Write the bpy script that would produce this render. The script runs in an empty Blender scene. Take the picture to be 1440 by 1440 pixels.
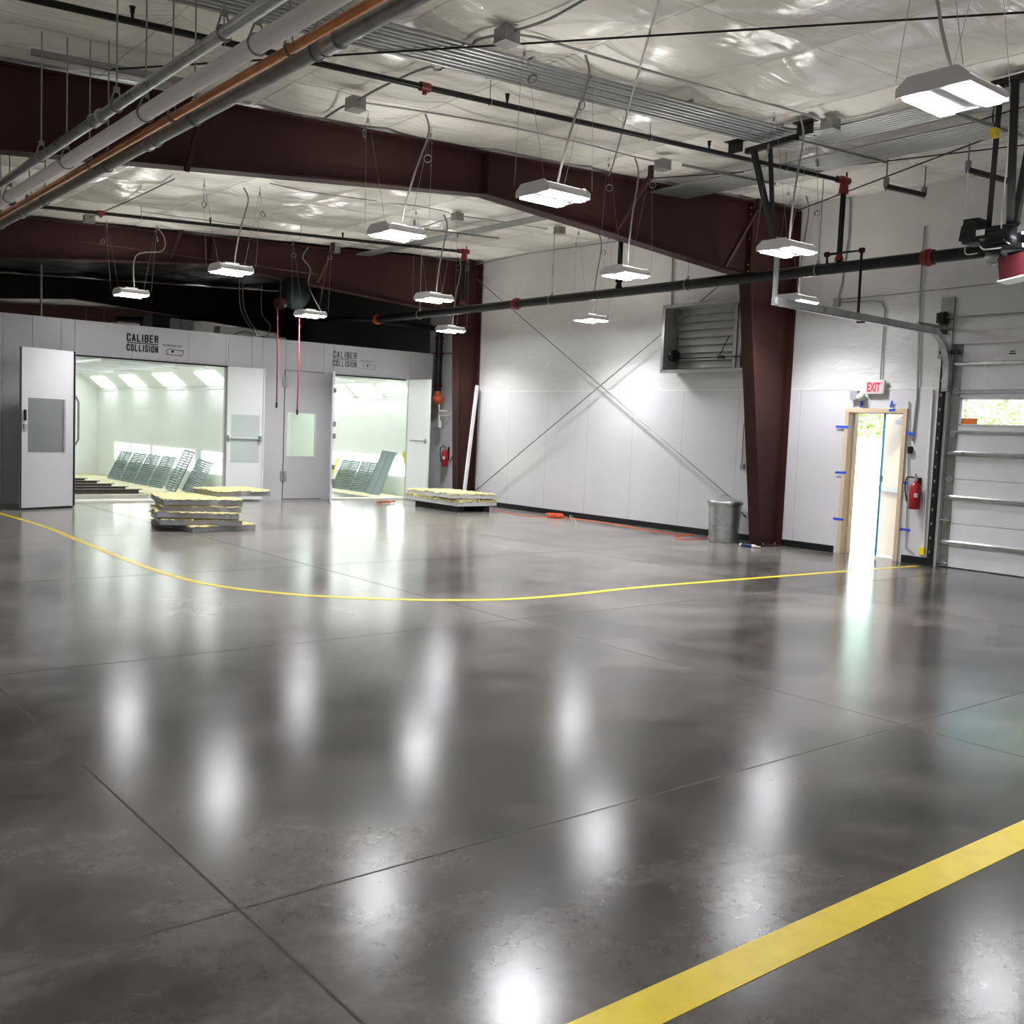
import bpy, math, random
from mathutils import Vector, Matrix
random.seed(7)
PI = math.pi
COL = bpy.context.scene.collection
# ------------------------------------------------------------------ camera model
F_PX, CAM_H = 1437.0, 1.65
U = Vector((2500-720, -(680-720), -F_PX)).normalized()
Vv = Vector((-444-720, -(558.7-720), -F_PX)); Vv = (Vv - U*Vv.dot(U)).normalized()
Wv = U.cross(Vv)
R3 = Matrix((U, Vv, Wv))
CAM = Vector((0, 0, CAM_H))
def ray(x, y): return R3 @ Vector((x-720, -(y-720), -F_PX))
def at_x(x, y, X): d = ray(x, y); return CAM + d*(X/d.x)
def at_y(x, y, Y): d = ray(x, y); return CAM + d*(Y/d.y)
def at_z(x, y, Z=0.0): d = ray(x, y); return CAM + d*((Z-CAM_H)/d.z)
RZ0, RS = 4.57, 0.0553
def roofz(x): return RZ0 + RS*x
def at_roof(x, y, d=0.08):
    r = ray(x, y); return CAM + r*((RZ0-d-CAM_H)/(r.z-RS*r.x))
XW = 13.68; YB = 19.74
# ------------------------------------------------------------------ materials
def new_mat(name):
    m = bpy.data.materials.new(name); m.use_nodes = True
    nt = m.node_tree; b = nt.nodes['Principled BSDF']; return m, nt, b
def coords(nt, scale=(1,1,1), kind='Object'):
    tc = nt.nodes.new('ShaderNodeTexCoord'); mp = nt.nodes.new('ShaderNodeMapping')
    mp.inputs['Scale'].default_value = scale
    nt.links.new(tc.outputs[kind], mp.inputs['Vector']); return mp.outputs['Vector']
def wcoords(nt, scale=(1,1,1)):
    g = nt.nodes.new('ShaderNodeNewGeometry'); mp = nt.nodes.new('ShaderNodeMapping')
    mp.inputs['Scale'].default_value = scale
    nt.links.new(g.outputs['Position'], mp.inputs['Vector']); return mp.outputs['Vector']
def noise(nt, vec, scale, detail=4, rough=.55, dist=0):
    n = nt.nodes.new('ShaderNodeTexNoise'); n.inputs['Scale'].default_value = scale
    n.inputs['Detail'].default_value = detail; n.inputs['Roughness'].default_value = rough
    n.inputs['Distortion'].default_value = dist
    nt.links.new(vec, n.inputs['Vector']); return n.outputs['Fac']
def ramp(nt, fac, stops):
    r = nt.nodes.new('ShaderNodeValToRGB'); el = r.color_ramp.elements
    el[0].position, el[0].color = stops[0][0], (*stops[0][1], 1)
    el[1].position, el[1].color = stops[-1][0], (*stops[-1][1], 1)
    for p, c in stops[1:-1]:
        e = el.new(p); e.color = (*c, 1)
    nt.links.new(fac, r.inputs['Fac']); return r.outputs['Color']
def bump(nt, b, height, strength=.3, dist=.02):
    bp = nt.nodes.new('ShaderNodeBump'); bp.inputs['Strength'].default_value = strength
    bp.inputs['Distance'].default_value = dist
    nt.links.new(height, bp.inputs['Height']); nt.links.new(bp.outputs['Normal'], b.inputs['Normal'])
def mathn(nt, op, a, c=None, d=None):
    m = nt.nodes.new('ShaderNodeMath'); m.operation = op
    for i, v in enumerate((a, c, d)):
        if v is None: continue
        if isinstance(v, (int, float)): m.inputs[i].default_value = v
        else: nt.links.new(v, m.inputs[i])
    return m.outputs[0]
def simple(name, col, rough=.5, metal=0.0, var=.12, vscale=3.0, bmp=0.0, spec=.5):
    m, nt, b = new_mat(name)
    n = noise(nt, wcoords(nt), vscale, 5)
    c0 = tuple(max(0, c*(1-var)) for c in col); c1 = tuple(min(1, c*(1+var)) for c in col)
    nt.links.new(ramp(nt, n, [(.3, c0), (.7, c1)]), b.inputs['Base Color'])
    b.inputs['Roughness'].default_value = rough; b.inputs['Metallic'].default_value = metal
    b.inputs['Specular IOR Level'].default_value = spec
    if bmp:
        bump(nt, b, noise(nt, wcoords(nt), 40, 3), bmp, .004)
    return m
def emit(name, col, strength, base=(.8, .8, .8)):
    m, nt, b = new_mat(name)
    b.inputs['Base Color'].default_value = (*base, 1)
    b.inputs['Emission Color'].default_value = (*col, 1); b.inputs['Emission Strength'].default_value = strength
    return m
M = {}
M['red_steel'] = simple('oxide_red_primer', (.036, .0125, .0102), .55, 0, .15, 2.0, spec=.22)
M['white_steel'] = simple('white_enamel', (.72, .72, .74), .4, 0, .04)
M['booth'] = simple('booth_grey_panel', (.52, .52, .53), .35, 0, .03, 1.0)
M['booth_in'] = simple('booth_white_panel', (.80, .835, .815), .3, 0, .02, 1.0)
M['black'] = simple('black_paint', (.010, .010, .011), .45, 0, .2, spec=.3)
M['black_pipe'] = simple('black_pipe', (.008, .0085, .010), .35, 0, .3, spec=.28)
M['rubber'] = simple('black_rubber', (.02, .02, .02), .6)
M['red_paint'] = simple('red_paint', (.20, .012, .014), .4)
M['ext_red'] = simple('extinguisher_red', (.36, .012, .02), .3)
M['dark_red'] = simple('dark_red_paint', (.032, .003, .005), .5, spec=.2)
M['orange_paint'] = simple('orange_paint', (.55, .10, .03), .5)
M['pvc'] = simple('white_pvc', (.80, .77, .74), .45, 0, .03)
M['copper'] = simple('copper_pipe', (.62, .27, .13), .32, .9, .25, 9)
M['wire'] = simple('steel_wire', (.25, .25, .25), .4, .6)
M['coil'] = simple('cable_coil_grey', (.16, .16, .16), .5, .3)
M['cable'] = simple('grey_flex_cable', (.20, .195, .18), .45, .3)
M['white_plastic'] = simple('white_plastic', (.7, .7, .68), .4)
M['grey_plastic'] = simple('grey_plastic', (.3, .31, .33), .45)
M['cream'] = simple('cream_door_paint', (.86, .66, .42), .4, 0, .03)
M['tan'] = simple('tan_frame_paint', (.62, .50, .34), .45, 0, .04)
M['tape'] = simple('blue_tape', (.02, .08, .62), .6)
M['teal_strip'] = simple('teal_plastic_strip', (.04, .30, .42), .4)
M['yellow_tag'] = simple('yellow_plastic', (.75, .62, .02), .45)
M['paper'] = simple('cream_masking_paper', (.66, .62, .42), .7, 0, .08)
M['orange_cord'] = simple('orange_cord', (.85, .13, .04), .5)
M['orange_label'] = simple('orange_label', (.95, .22, .02), .5)
M['dark_beam'] = simple('dark_pit_beam', (.10, .075, .065), .5)
M['pinkhose'] = simple('red_air_hose', (.22, .03, .045), .5)
M['dark_green'] = simple('dark_green_enamel', (.002, .005, .0045), .8, spec=.1)
M['ink'] = simple('black_ink', (.012, .012, .014), .4)
M['glare_grey_ink'] = simple('glare_grey_ink', (.24, .24, .25), .4)  # same black ink; glare over the second sign is put into its colour
M['blue_print'] = simple('blue_label', (.01, .05, .12), .4)
M['nozzle'] = simple('ivory_plastic', (.75, .66, .5), .45)
M['pale_board'] = simple('pale_board', (.62, .60, .52), .5)
# galvanised steel: zinc spangle
def galv(name, lo, hi, rough=.33, scale=(14, 14, 14), metal=.85):
    m, nt, b = new_mat(name)
    v = nt.nodes.new('ShaderNodeTexVoronoi'); nt.links.new(wcoords(nt, scale), v.inputs['Vector']); v.inputs['Scale'].default_value = 1.5
    n = noise(nt, wcoords(nt), 5, 5)
    f = mathn(nt, 'ADD', mathn(nt, 'MULTIPLY', v.outputs['Distance'], .6), mathn(nt, 'MULTIPLY', n, .6))
    nt.links.new(ramp(nt, f, [(.3, lo), (.8, hi)]), b.inputs['Base Color'])
    b.inputs['Metallic'].default_value = metal
    nt.links.new(mathn(nt, 'ADD', mathn(nt, 'MULTIPLY', n, .2), rough-.1), b.inputs['Roughness'])
    return m
M['galv'] = galv('galvanised_steel', (.40, .42, .42), (.52, .54, .54), .30, (9, 9, 9), .85)
M['grate'] = simple('grate_zinc', (.22, .28, .28), .38, .4)
M['slat'] = simple('louvre_slat_zinc', (.42, .42, .40), .45, .2)
M['conduit'] = simple('conduit_steel', (.33, .34, .335), .36, .75, .06)
M['galv_dull'] = galv('dull_galvanised_pipe', (.24, .25, .24), (.31, .32, .30), .42, (7, 7, 7), metal=.7)
# ceiling facing
def facing(name, col, rough, bs, dark=False):
    m, nt, b = new_mat(name)
    w = wcoords(nt)
    n1 = noise(nt, wcoords(nt, (1.2, .5, 1)), 1.1, 3, .45, .8)
    n2 = noise(nt, wcoords(nt, (.5, 2.4, 1)), 1.7, 3, .45, 2.0)
    c0 = tuple(c*.93 for c in col)
    nt.links.new(ramp(nt, n1, [(.3, c0), (.7, col)]), b.inputs['Base Color'])
    b.inputs['Roughness'].default_value = rough
    h = mathn(nt, 'ADD', n1, mathn(nt, 'MULTIPLY', n2, .35))
    sep = nt.nodes.new('ShaderNodeSeparateXYZ'); nt.links.new(w, sep.inputs[0])
    sx_ = mathn(nt, 'LESS_THAN', mathn(nt, 'PINGPONG', mathn(nt, 'MULTIPLY', sep.outputs['X'], 1/1.52), .5), .006)
    sy_ = mathn(nt, 'LESS_THAN', mathn(nt, 'PINGPONG', mathn(nt, 'MULTIPLY', sep.outputs['Y'], 1/1.83), .5), .004)
    mx = nt.nodes.new('ShaderNodeMixRGB'); nt.links.new(mathn(nt, 'MULTIPLY', mathn(nt, 'MAXIMUM', sx_, sy_), .45), mx.inputs['Fac'])
    nt.links.new(b.inputs['Base Color'].links[0].from_socket, mx.inputs['Color1']); mx.inputs['Color2'].default_value = (.2, .19, .17, 1)
    nt.links.new(mx.outputs[0], b.inputs['Base Color'])
    bump(nt, b, h, bs, .12)
    return m
M['ceil'] = facing('white_vinyl_insulation', (.86, .835, .775), .20, .38)
M['ceil_dark'] = facing('ceiling_facing_dark', (.006, .007, .012), .32, .5)  # near-black ceiling colour for the bay over the booths
M['wall_dark'] = facing('wall_facing_dark', (.035, .042, .045), .6, .2)  # charcoal colour for the side wall behind the booths and the far wall
# wall upper facing: creased vinyl
def wallface():
    m, nt, b = new_mat('wall_vinyl_insulation')
    n1 = noise(nt, wcoords(nt, (1, .7, 1.5)), 1.1, 5, .5, .9)
    n2 = noise(nt, wcoords(nt, (1, 1.8, 3.2)), 1.3, 4, .5, 2.2)
    nt.links.new(ramp(nt, n1, [(.3, (.60, .60, .585)), (.7, (.66, .66, .645))]), b.inputs['Base Color'])
    b.inputs['Roughness'].default_value = .38
    # vertical batten seams every 1.52 m
    sep = nt.nodes.new('ShaderNodeSeparateXYZ'); nt.links.new(wcoords(nt), sep.inputs[0])
    fr = mathn(nt, 'PINGPONG', mathn(nt, 'MULTIPLY', sep.outputs['Y'], 1/1.52), .5)
    seam = mathn(nt, 'LESS_THAN', fr, .012)
    h = mathn(nt, 'ADD', mathn(nt, 'MULTIPLY', n2, .6), mathn(nt, 'ADD', n1, mathn(nt, 'MULTIPLY', seam, .12)))
    bump(nt, b, h, .30, .09)
    return m
M['wall_up'] = wallface()
def liner():
    m, nt, b = new_mat('white_liner_panel')
    n = noise(nt, wcoords(nt), 1.2, 4)
    sep = nt.nodes.new('ShaderNodeSeparateXYZ'); nt.links.new(wcoords(nt), sep.inputs[0])
    fr = mathn(nt, 'PINGPONG', mathn(nt, 'MULTIPLY', sep.outputs['Y'], 1/1.22), .5)
    seam = mathn(nt, 'LESS_THAN', fr, .0035)
    base = ramp(nt, n, [(.3, (.60, .595, .61)), (.7, (.645, .64, .655))])
    mx = nt.nodes.new('ShaderNodeMixRGB'); nt.links.new(seam, mx.inputs['Fac']); nt.links.new(base, mx.inputs['Color1'])
    mx.inputs['Color2'].default_value = (.42, .42, .42, 1)
    nt.links.new(mx.outputs[0], b.inputs['Base Color'])
    b.inputs['Roughness'].default_value = .42
    bump(nt, b, noise(nt, wcoords(nt), .9, 2), .15, .03)
    return m
M['liner'] = liner()
# polished concrete
def concrete():
    m, nt, b = new_mat('polished_concrete')
    w = wcoords(nt)
    n1 = noise(nt, w, .38, 8, .62, .5)
    n2 = noise(nt, wcoords(nt, (1, 1.3, 1)), 1.7, 7, .56, .5)
    n3 = noise(nt, w, 14, 7, .7, 0)
    f = mathn(nt, 'ADD', mathn(nt, 'MULTIPLY', n1, .42), mathn(nt, 'ADD', mathn(nt, 'MULTIPLY', n2, .42), mathn(nt, 'MULTIPLY', n3, .2)))
    base = ramp(nt, f, [(.40, (.020, .018, .016)), (.49, (.045, .040, .034)), (.56, (.075, .067, .058)), (.68, (.135, .122, .104))])
    # far floor's stronger light and sheen put into the colour, paler towards the booths
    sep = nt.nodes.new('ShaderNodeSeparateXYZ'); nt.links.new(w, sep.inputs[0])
    far_lit = mathn(nt, 'MULTIPLY', mathn(nt, 'SUBTRACT', sep.outputs['Y'], 6.0), 1/8.0)
    far_lit = mathn(nt, 'ADD', far_lit, mathn(nt, 'MULTIPLY', mathn(nt, 'SUBTRACT', n1, .5), 1.6))
    cl = nt.nodes.new('ShaderNodeClamp'); nt.links.new(far_lit, cl.inputs[0])
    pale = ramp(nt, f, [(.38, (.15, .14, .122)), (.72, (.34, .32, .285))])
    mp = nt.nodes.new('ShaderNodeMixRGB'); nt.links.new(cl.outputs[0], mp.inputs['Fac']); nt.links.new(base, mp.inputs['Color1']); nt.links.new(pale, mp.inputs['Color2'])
    # small pale chips and scuffs
    vo = nt.nodes.new('ShaderNodeTexVoronoi'); nt.links.new(wcoords(nt, (1, 2.4, 1)), vo.inputs['Vector']); vo.inputs['Scale'].default_value = 2.1
    fleck = mathn(nt, 'LESS_THAN', vo.outputs['Distance'], .018)
    m2 = nt.nodes.new('ShaderNodeMixRGB'); nt.links.new(mathn(nt, 'MULTIPLY', fleck, .6), m2.inputs['Fac']); nt.links.new(mp.outputs[0], m2.inputs['Color1']); m2.inputs['Color2'].default_value = (.4, .39, .37, 1)
    # saw cut joints
    def joint(o, off, sp, wd):
        p = mathn(nt, 'PINGPONG', mathn(nt, 'MULTIPLY', mathn(nt, 'SUBTRACT', o, off), 1/sp), .5)
        return mathn(nt, 'LESS_THAN', p, wd/sp)
    j = mathn(nt, 'MAXIMUM', joint(sep.outputs['X'], 1.43, 4.2, .006), joint(sep.outputs['Y'], 3.14, 3.73, .006))
    jw = mathn(nt, 'MAXIMUM', joint(sep.outputs['X'], 1.43, 4.2, .016), joint(sep.outputs['Y'], 3.14, 3.73, .016))
    m3 = nt.nodes.new('ShaderNodeMixRGB'); nt.links.new(mathn(nt, 'MULTIPLY', jw, .35), m3.inputs['Fac']); nt.links.new(m2.outputs[0], m3.inputs['Color1']); m3.inputs['Color2'].default_value = (.06, .05, .04, 1)
    m4 = nt.nodes.new('ShaderNodeMixRGB'); nt.links.new(j, m4.inputs['Fac']); nt.links.new(m3.outputs[0], m4.inputs['Color1']); m4.inputs['Color2'].default_value = (.015, .013, .012, 1)
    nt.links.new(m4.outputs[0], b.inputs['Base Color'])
    b.inputs['Specular IOR Level'].default_value = .62
    rr = mathn(nt, 'ADD', mathn(nt, 'MULTIPLY', n1, .10), .145)
    rr = mathn(nt, 'ADD', rr, mathn(nt, 'MULTIPLY', j, .5))
    nt.links.new(rr, b.inputs['Roughness'])
    h = mathn(nt, 'SUBTRACT', mathn(nt, 'ADD', mathn(nt, 'MULTIPLY', n3, .25), n2), mathn(nt, 'MULTIPLY', j, 1.0))
    bump(nt, b, h, .06, .01)
    return m
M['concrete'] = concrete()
def yellow():
    m, nt, b = new_mat('yellow_floor_paint')
    n = noise(nt, wcoords(nt), 9, 6)
    nt.links.new(ramp(nt, n, [(.35, (.62, .47, .015)), (.6, (.70, .54, .02))]), b.inputs['Base Color'])
    b.inputs['Roughness'].default_value = .3
    bump(nt, b, noise(nt, wcoords(nt), 30, 3), .2, .004)
    return m
M['yellow'] = yellow()
def fibre():
    m, nt, b = new_mat('yellow_fibreglass')
    n = noise(nt, wcoords(nt), 12, 8, .7, 1)
    nt.links.new(ramp(nt, n, [(.3, (.50, .44, .14)), (.5, (.70, .64, .30)), (.7, (.80, .77, .52))]), b.inputs['Base Color'])
    b.inputs['Roughness'].default_value = .95
    bump(nt, b, n, .8, .03)
    return m
M['fibre'] = fibre()
M['panel_skin'] = simple('grey_panel_skin', (.33, .33, .345), .45, .2, .12)
M['panel_white'] = simple('white_panel_skin', (.62, .64, .62), .45, .1, .08)
def glassm(name, tint=(.9, .95, .93), rough=.02):
    m, nt, b = new_mat(name)
    b.inputs['Base Color'].default_value = (*tint, 1); b.inputs['Roughness'].default_value = rough
    b.inputs['Transmission Weight'].default_value = 1.0; b.inputs['IOR'].default_value = 1.05
    return m
M['glass'] = glassm('clear_glass')
M['grey_glass'] = simple('grey_window_glass', (.17, .18, .18), .12, 0, .03)
M['frost'] = simple('reflective_window', (.55, .62, .58), .12, 0, .03)
M['led'] = emit('led_diffuser', (.95, .95, 1.0), 34)
M['booth_light'] = emit('booth_light_panel', (.94, 1.0, .955), 3.4)
M['exit_red'] = emit('exit_red_letters', (1.0, .02, .05), .35, (.75, .01, .03))
M['exit_face'] = emit('exit_face_lit', (1.0, .6, .62), .03, (.62, .5, .5))
M['white_ground'] = simple('pale_concrete_apron', (.78, .78, .76), .8)
M['white_fence'] = simple('white_fence_paint', (.85, .85, .85), .6, 0, .02)
def leafm():
    m, nt, b = new_mat('leaf_green')
    oi = nt.nodes.new('ShaderNodeNewGeometry')
    nt.links.new(ramp(nt, oi.outputs['Random Per Island'], [(0, (.10, .22, .03)), (.5, (.22, .36, .07)), (1, (.45, .52, .16))]), b.inputs['Base Color'])
    b.inputs['Roughness'].default_value = .5
    return m
M['leaf'] = leafm()
M['bark'] = simple('pale_bark', (.42, .36, .30), .9, 0, .3, 4)
M['grass'] = simple('grass', (.14, .22, .05), .9, 0, .3)
# ------------------------------------------------------------------ mesh builder
def wloc(o):
    v = Vector(o.location); p = o.parent
    while p: v += Vector(p.location); p = p.parent
    return v
class MB:
    def __init__(s): s.v = []; s.f = []; s.m = []; s.sm = []
    def add(s, vs, fs, mi=0, smooth=False):
        b = len(s.v); s.v += [Vector(p) for p in vs]
        for f in fs: s.f.append([b+i for i in f]); s.m.append(mi); s.sm.append(smooth)
        return s
    def box(s, c, d, rot=None, mi=0):
        c = Vector(c); hx, hy, hz = d[0]/2, d[1]/2, d[2]/2
        vs = [Vector((x, y, z)) for x in (-hx, hx) for y in (-hy, hy) for z in (-hz, hz)]
        if rot is not None: vs = [rot @ p for p in vs]
        return s.add([p+c for p in vs], [(0,1,3,2),(4,6,7,5),(0,4,5,1),(2,3,7,6),(0,2,6,4),(1,5,7,3)], mi)
    def mm(s, a, b, mi=0):
        return s.box([(a[i]+b[i])/2 for i in range(3)], [abs(b[i]-a[i]) for i in range(3)], None, mi)
    def prism(s, poly, axis, lo, hi, mi=0):
        n = len(poly)
        def P(p, t):
            if axis == 'x': return Vector((t, p[0], p[1]))
            if axis == 'y': return Vector((p[0], t, p[1]))
            return Vector((p[0], p[1], t))
        vs = [P(p, lo) for p in poly] + [P(p, hi) for p in poly]
        fs = [list(range(n))[::-1], list(range(n, 2*n))] + [(i, (i+1) % n, n+(i+1) % n, n+i) for i in range(n)]
        return s.add(vs, fs, mi)
    def tube(s, pts, r, seg=10, closed=False, caps=True, mi=0, smooth=True):
        pts = [Vector(p) for p in pts]; n = len(pts)
        rs = r if isinstance(r, (list, tuple)) else [r]*n
        rings = []; up = None; ph = PI/4 if (seg == 4 and not smooth) else 0; sq = 1.2 if (seg == 4 and not smooth) else 1
        for i, p in enumerate(pts):
            if closed: t = pts[(i+1) % n]-pts[i-1]
            else: t = pts[min(i+1, n-1)]-pts[max(i-1, 0)]
            if t.length < 1e-9: t = Vector((0, 0, 1))
            t.normalize()
            if up is None:
                up = Vector((0, 0, 1)) if abs(t.z) < .9 else Vector((1, 0, 0))
            a = (up - t*up.dot(t))
            if a.length < 1e-6: a = t.orthogonal()
            a.normalize(); up = a; b = t.cross(a)
            rings.append([p + (a*math.cos(2*PI*k/seg+ph) + b*math.sin(2*PI*k/seg+ph))*rs[i]*sq for k in range(seg)])
        vs = [q for r_ in rings for q in r_]; fs = []
        for i in range(n if closed else n-1):
            j = (i+1) % n
            for k in range(seg): fs.append((i*seg+k, i*seg+(k+1) % seg, j*seg+(k+1) % seg, j*seg+k))
        s.add(vs, fs, mi, smooth)
        if caps and not closed:
            s.add(rings[0], [list(range(seg))[::-1]], mi); s.add(rings[-1], [list(range(seg))], mi)
        return s
    def cyl(s, a, b, r, seg=16, mi=0): return s.tube([a, b], r, seg, mi=mi)
    def lathe(s, prof, c, seg=32, axis='z', mi=0):
        c = Vector(c); vs = []; fs = []
        for (r, h) in prof:
            for k in range(seg):
                a = 2*PI*k/seg; x, y = r*math.cos(a), r*math.sin(a)
                p = {'z': (x, y, h), 'x': (h, x, y), 'y': (y, h, x)}[axis]
                vs.append(c+Vector(p))
        for i in range(len(prof)-1):
            for k in range(seg): fs.append((i*seg+k, i*seg+(k+1) % seg, (i+1)*seg+(k+1) % seg, (i+1)*seg+k))
        return s.add(vs, fs, mi, True)
    def torus(s, c, R, r, n=None, seg=8, N=28, mi=0):
        n = Vector(n or (0, 0, 1)).normalized(); a = n.orthogonal().normalized(); b = n.cross(a); c = Vector(c)
        return s.tube([c+(a*math.cos(2*PI*k/N)+b*math.sin(2*PI*k/N))*R for k in range(N)], r, seg, closed=True, mi=mi)
    def mesh(s, name, off):
        me = bpy.data.meshes.new(name)
        me.from_pydata([p-off for p in s.v], [], s.f); 
        for p, mi, sm in zip(me.polygons, s.m, s.sm): p.material_index = mi; p.use_smooth = sm
        return me
    def build(s, name, mats, parent=None, bevel=0.0, origin=None):
        mn = Vector([min(p[i] for p in s.v) for i in range(3)]); mx = Vector([max(p[i] for p in s.v) for i in range(3)])
        c = Vector(((mn.x+mx.x)/2, (mn.y+mx.y)/2, mn.z)) if origin is None else Vector(origin)
        me = s.mesh(name, c)
        if not isinstance(mats, (list, tuple)): mats = [mats]
        for m in mats: me.materials.append(m)
        o = bpy.data.objects.new(name, me); COL.objects.link(o)
        if parent: o.parent = parent; o.location = c - wloc(parent)
        else: o.location = c
        if bevel:
            md = o.modifiers.new('bevel', 'BEVEL'); md.width = bevel; md.segments = 2; md.limit_method = 'ANGLE'
        return o
def tag(o, label, cat, group=None, kind=None):
    o['label'] = label; o['category'] = cat
    if group: o['group'] = group
    if kind: o['kind'] = kind
    return o
def thing(name, label, cat, loc, group=None):
    o = bpy.data.objects.new(name, None); COL.objects.link(o); o.location = loc; o.empty_display_size = .2
    return tag(o, label, cat, group)
def struct(o): o['kind'] = 'structure'; return o
def dup(root, loc, rotz=0, label=None):
    r = root.copy(); COL.objects.link(r); r.location = loc; r.rotation_euler.z = rotz
    if label: r['label'] = label
    for ch in list(root.children):
        c = ch.copy(); COL.objects.link(c); c.parent = r
        for g in list(ch.children):
            d = g.copy(); COL.objects.link(d); d.parent = c
    return r
def bez(pts, n=6):
    """smooth Catmull-Rom through points"""
    P = [Vector(p) for p in pts]; out = []
    for i in range(len(P)-1):
        p0 = P[max(i-1, 0)]; p1 = P[i]; p2 = P[i+1]; p3 = P[min(i+2, len(P)-1)]
        for k in range(n):
            t = k/n
            out.append(.5*((2*p1)+(-p0+p2)*t+(2*p0-5*p1+4*p2-p3)*t*t+(-p0+3*p1-3*p2+p3)*t**3))
    out.append(P[-1]); return out
def text_into(mb, body, origin, size, xdir, up, mi=0, sx=1.0, bold=0.0, thick=.002, width=None):
    cu = bpy.data.curves.new('t', 'FONT'); cu.body = body; cu.size = size; cu.offset = bold; cu.extrude = thick/2
    o = bpy.data.objects.new('t', cu); COL.objects.link(o)
    dg = bpy.context.evaluated_depsgraph_get(); me = bpy.data.meshes.new_from_object(o.evaluated_get(dg))
    if width: sx = width/max(v.co.x for v in me.vertices)
    xd = Vector(xdir).normalized(); u = Vector(up).normalized(); n = xd.cross(u); og = Vector(origin)
    mb.add([og + xd*v.co.x*sx + u*v.co.y + n*v.co.z for v in me.vertices], [list(p.vertices) for p in me.polygons], mi)
    w = max((v.co.x for v in me.vertices), default=0)*sx
    bpy.data.objects.remove(o); bpy.data.curves.remove(cu); bpy.data.meshes.remove(me)
    return w
# ================================================================== ROOM SHELL
X0, X1, Y0, Y1 = -7.0, XW, -5.0, 44.0
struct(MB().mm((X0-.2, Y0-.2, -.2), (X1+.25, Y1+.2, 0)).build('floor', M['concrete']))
# ceiling: draped insulation between roof purlins, three bays
def ceiling_piece(name, xa, xb, ya, yb, nx, ny, mat):
    vs = []; fs = []; rnd = random.Random(3)
    cells = {}
    for j in range(ny+1):
        for i in range(nx+1):
            x = xa+(xb-xa)*i/nx; y = ya+(yb-ya)*j/ny
            u_ = x/1.52; v_ = y/1.83
            ci = (math.floor(u_), math.floor(v_))
            if ci not in cells: cells[ci] = rnd.uniform(.4, 1.0)
            a = cells[ci]
            pu = abs(math.sin(PI*u_)); pv = abs(math.sin(PI*v_))
            sag = -.16*a*min(pu, pv*1.15, .8)**.62 + .010*math.sin(5.1*x+3*y)*pu+.008*math.sin(8.3*y-2.2*x)*pv
            fade = min(1, min(abs(y-q) for q in (1.75, 10.05, 18.3, 26.7, 35.0))/.9)
            vs.append(Vector((x, y, roofz(x)+sag*(.25+.75*fade)+.03+.03*fade)))
    for j in range(ny):
        for i in range(nx):
            k = j*(nx+1)+i; fs.append((k, k+nx+1, k+nx+2, k+1))
    n = len(vs); mb = MB(); mb.add(vs, fs, 0, True)
    # roof deck above keeps daylight out and gives the roof its thickness
    top = [(xa, ya), (xb, ya), (xb, yb), (xa, yb)]
    lo = [Vector((x, y, roofz(x)+.14)) for x, y in top]; hi = [Vector((x, y, roofz(x)+.34)) for x, y in top]
    mb.add(lo+hi, [(0,1,2,3),(7,6,5,4),(0,4,5,1),(1,5,6,2),(2,6,7,3),(3,7,4,0)], 0)
    return struct(mb.build(name, mat))
ceiling_piece('ceiling', X0, X1+.2, Y0, 18.3, 280, 310, M['ceil'])
ceiling_piece('ceiling', X0, X1+.2, 18.3, 26.7, 100, 60, M['ceil_dark'])
ceiling_piece('ceiling', X0, X1+.2, 26.7, Y1, 90, 50, M['ceil'])
# right wall with door openings
DY0, DY1, DZ = 7.985, 8.875, 2.15      # exit door opening
SY0, SY1, SZ = 2.9, 7.34, 3.10         # sectional door opening
w = MB()
def wseg(ya, yb, za, zb, mi, x=XW): w.mm((x, ya, za), (XW+.2, yb, zb), mi)
LZ = 2.50
wseg(DY1, 18.9+1.3, 0, LZ, 0); wseg(SY1, DY0, 0, LZ, 0); wseg(DY0, DY1, DZ, LZ, 0)
wseg(Y0, SY0, 0, LZ, 0)
wseg(SY1, 20.2, LZ, 5.5, 1, XW+.012); wseg(SY0, SY1, SZ, 5.5, 1, XW+.012); wseg(Y0, SY0, LZ, 5.5, 1, XW+.012)
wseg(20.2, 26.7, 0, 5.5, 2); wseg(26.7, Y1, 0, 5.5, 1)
struct(w.build('wall_right', [M['liner'], M['wall_up'], M['wall_dark']]))
struct(MB().mm((X0-.2, Y0, 0), (X0, Y1, 4.5)).build('wall_left', M['wall_up']))
struct(MB().mm((X0-.2, Y0-.2, 0), (X1+.2, Y0, 5.5)).build('wall_back', M['wall_up']))
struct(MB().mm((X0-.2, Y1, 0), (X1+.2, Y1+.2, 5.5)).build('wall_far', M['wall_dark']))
bb = MB()
bb.mm((XW-.012, 9.0, 0), (XW, 19.6, .105)); 
bb.mm((XW-.012, 7.47, 0), (XW, 7.87, .105))
struct(bb.build('baseboard_right', M['black']))
# top edge of the liner: thin joint trim
struct(MB().mm((XW-.006, 7.5, LZ-.012), (XW+.012, 18.2, LZ+.006)).build('trim_1', M['pvc']))
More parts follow.
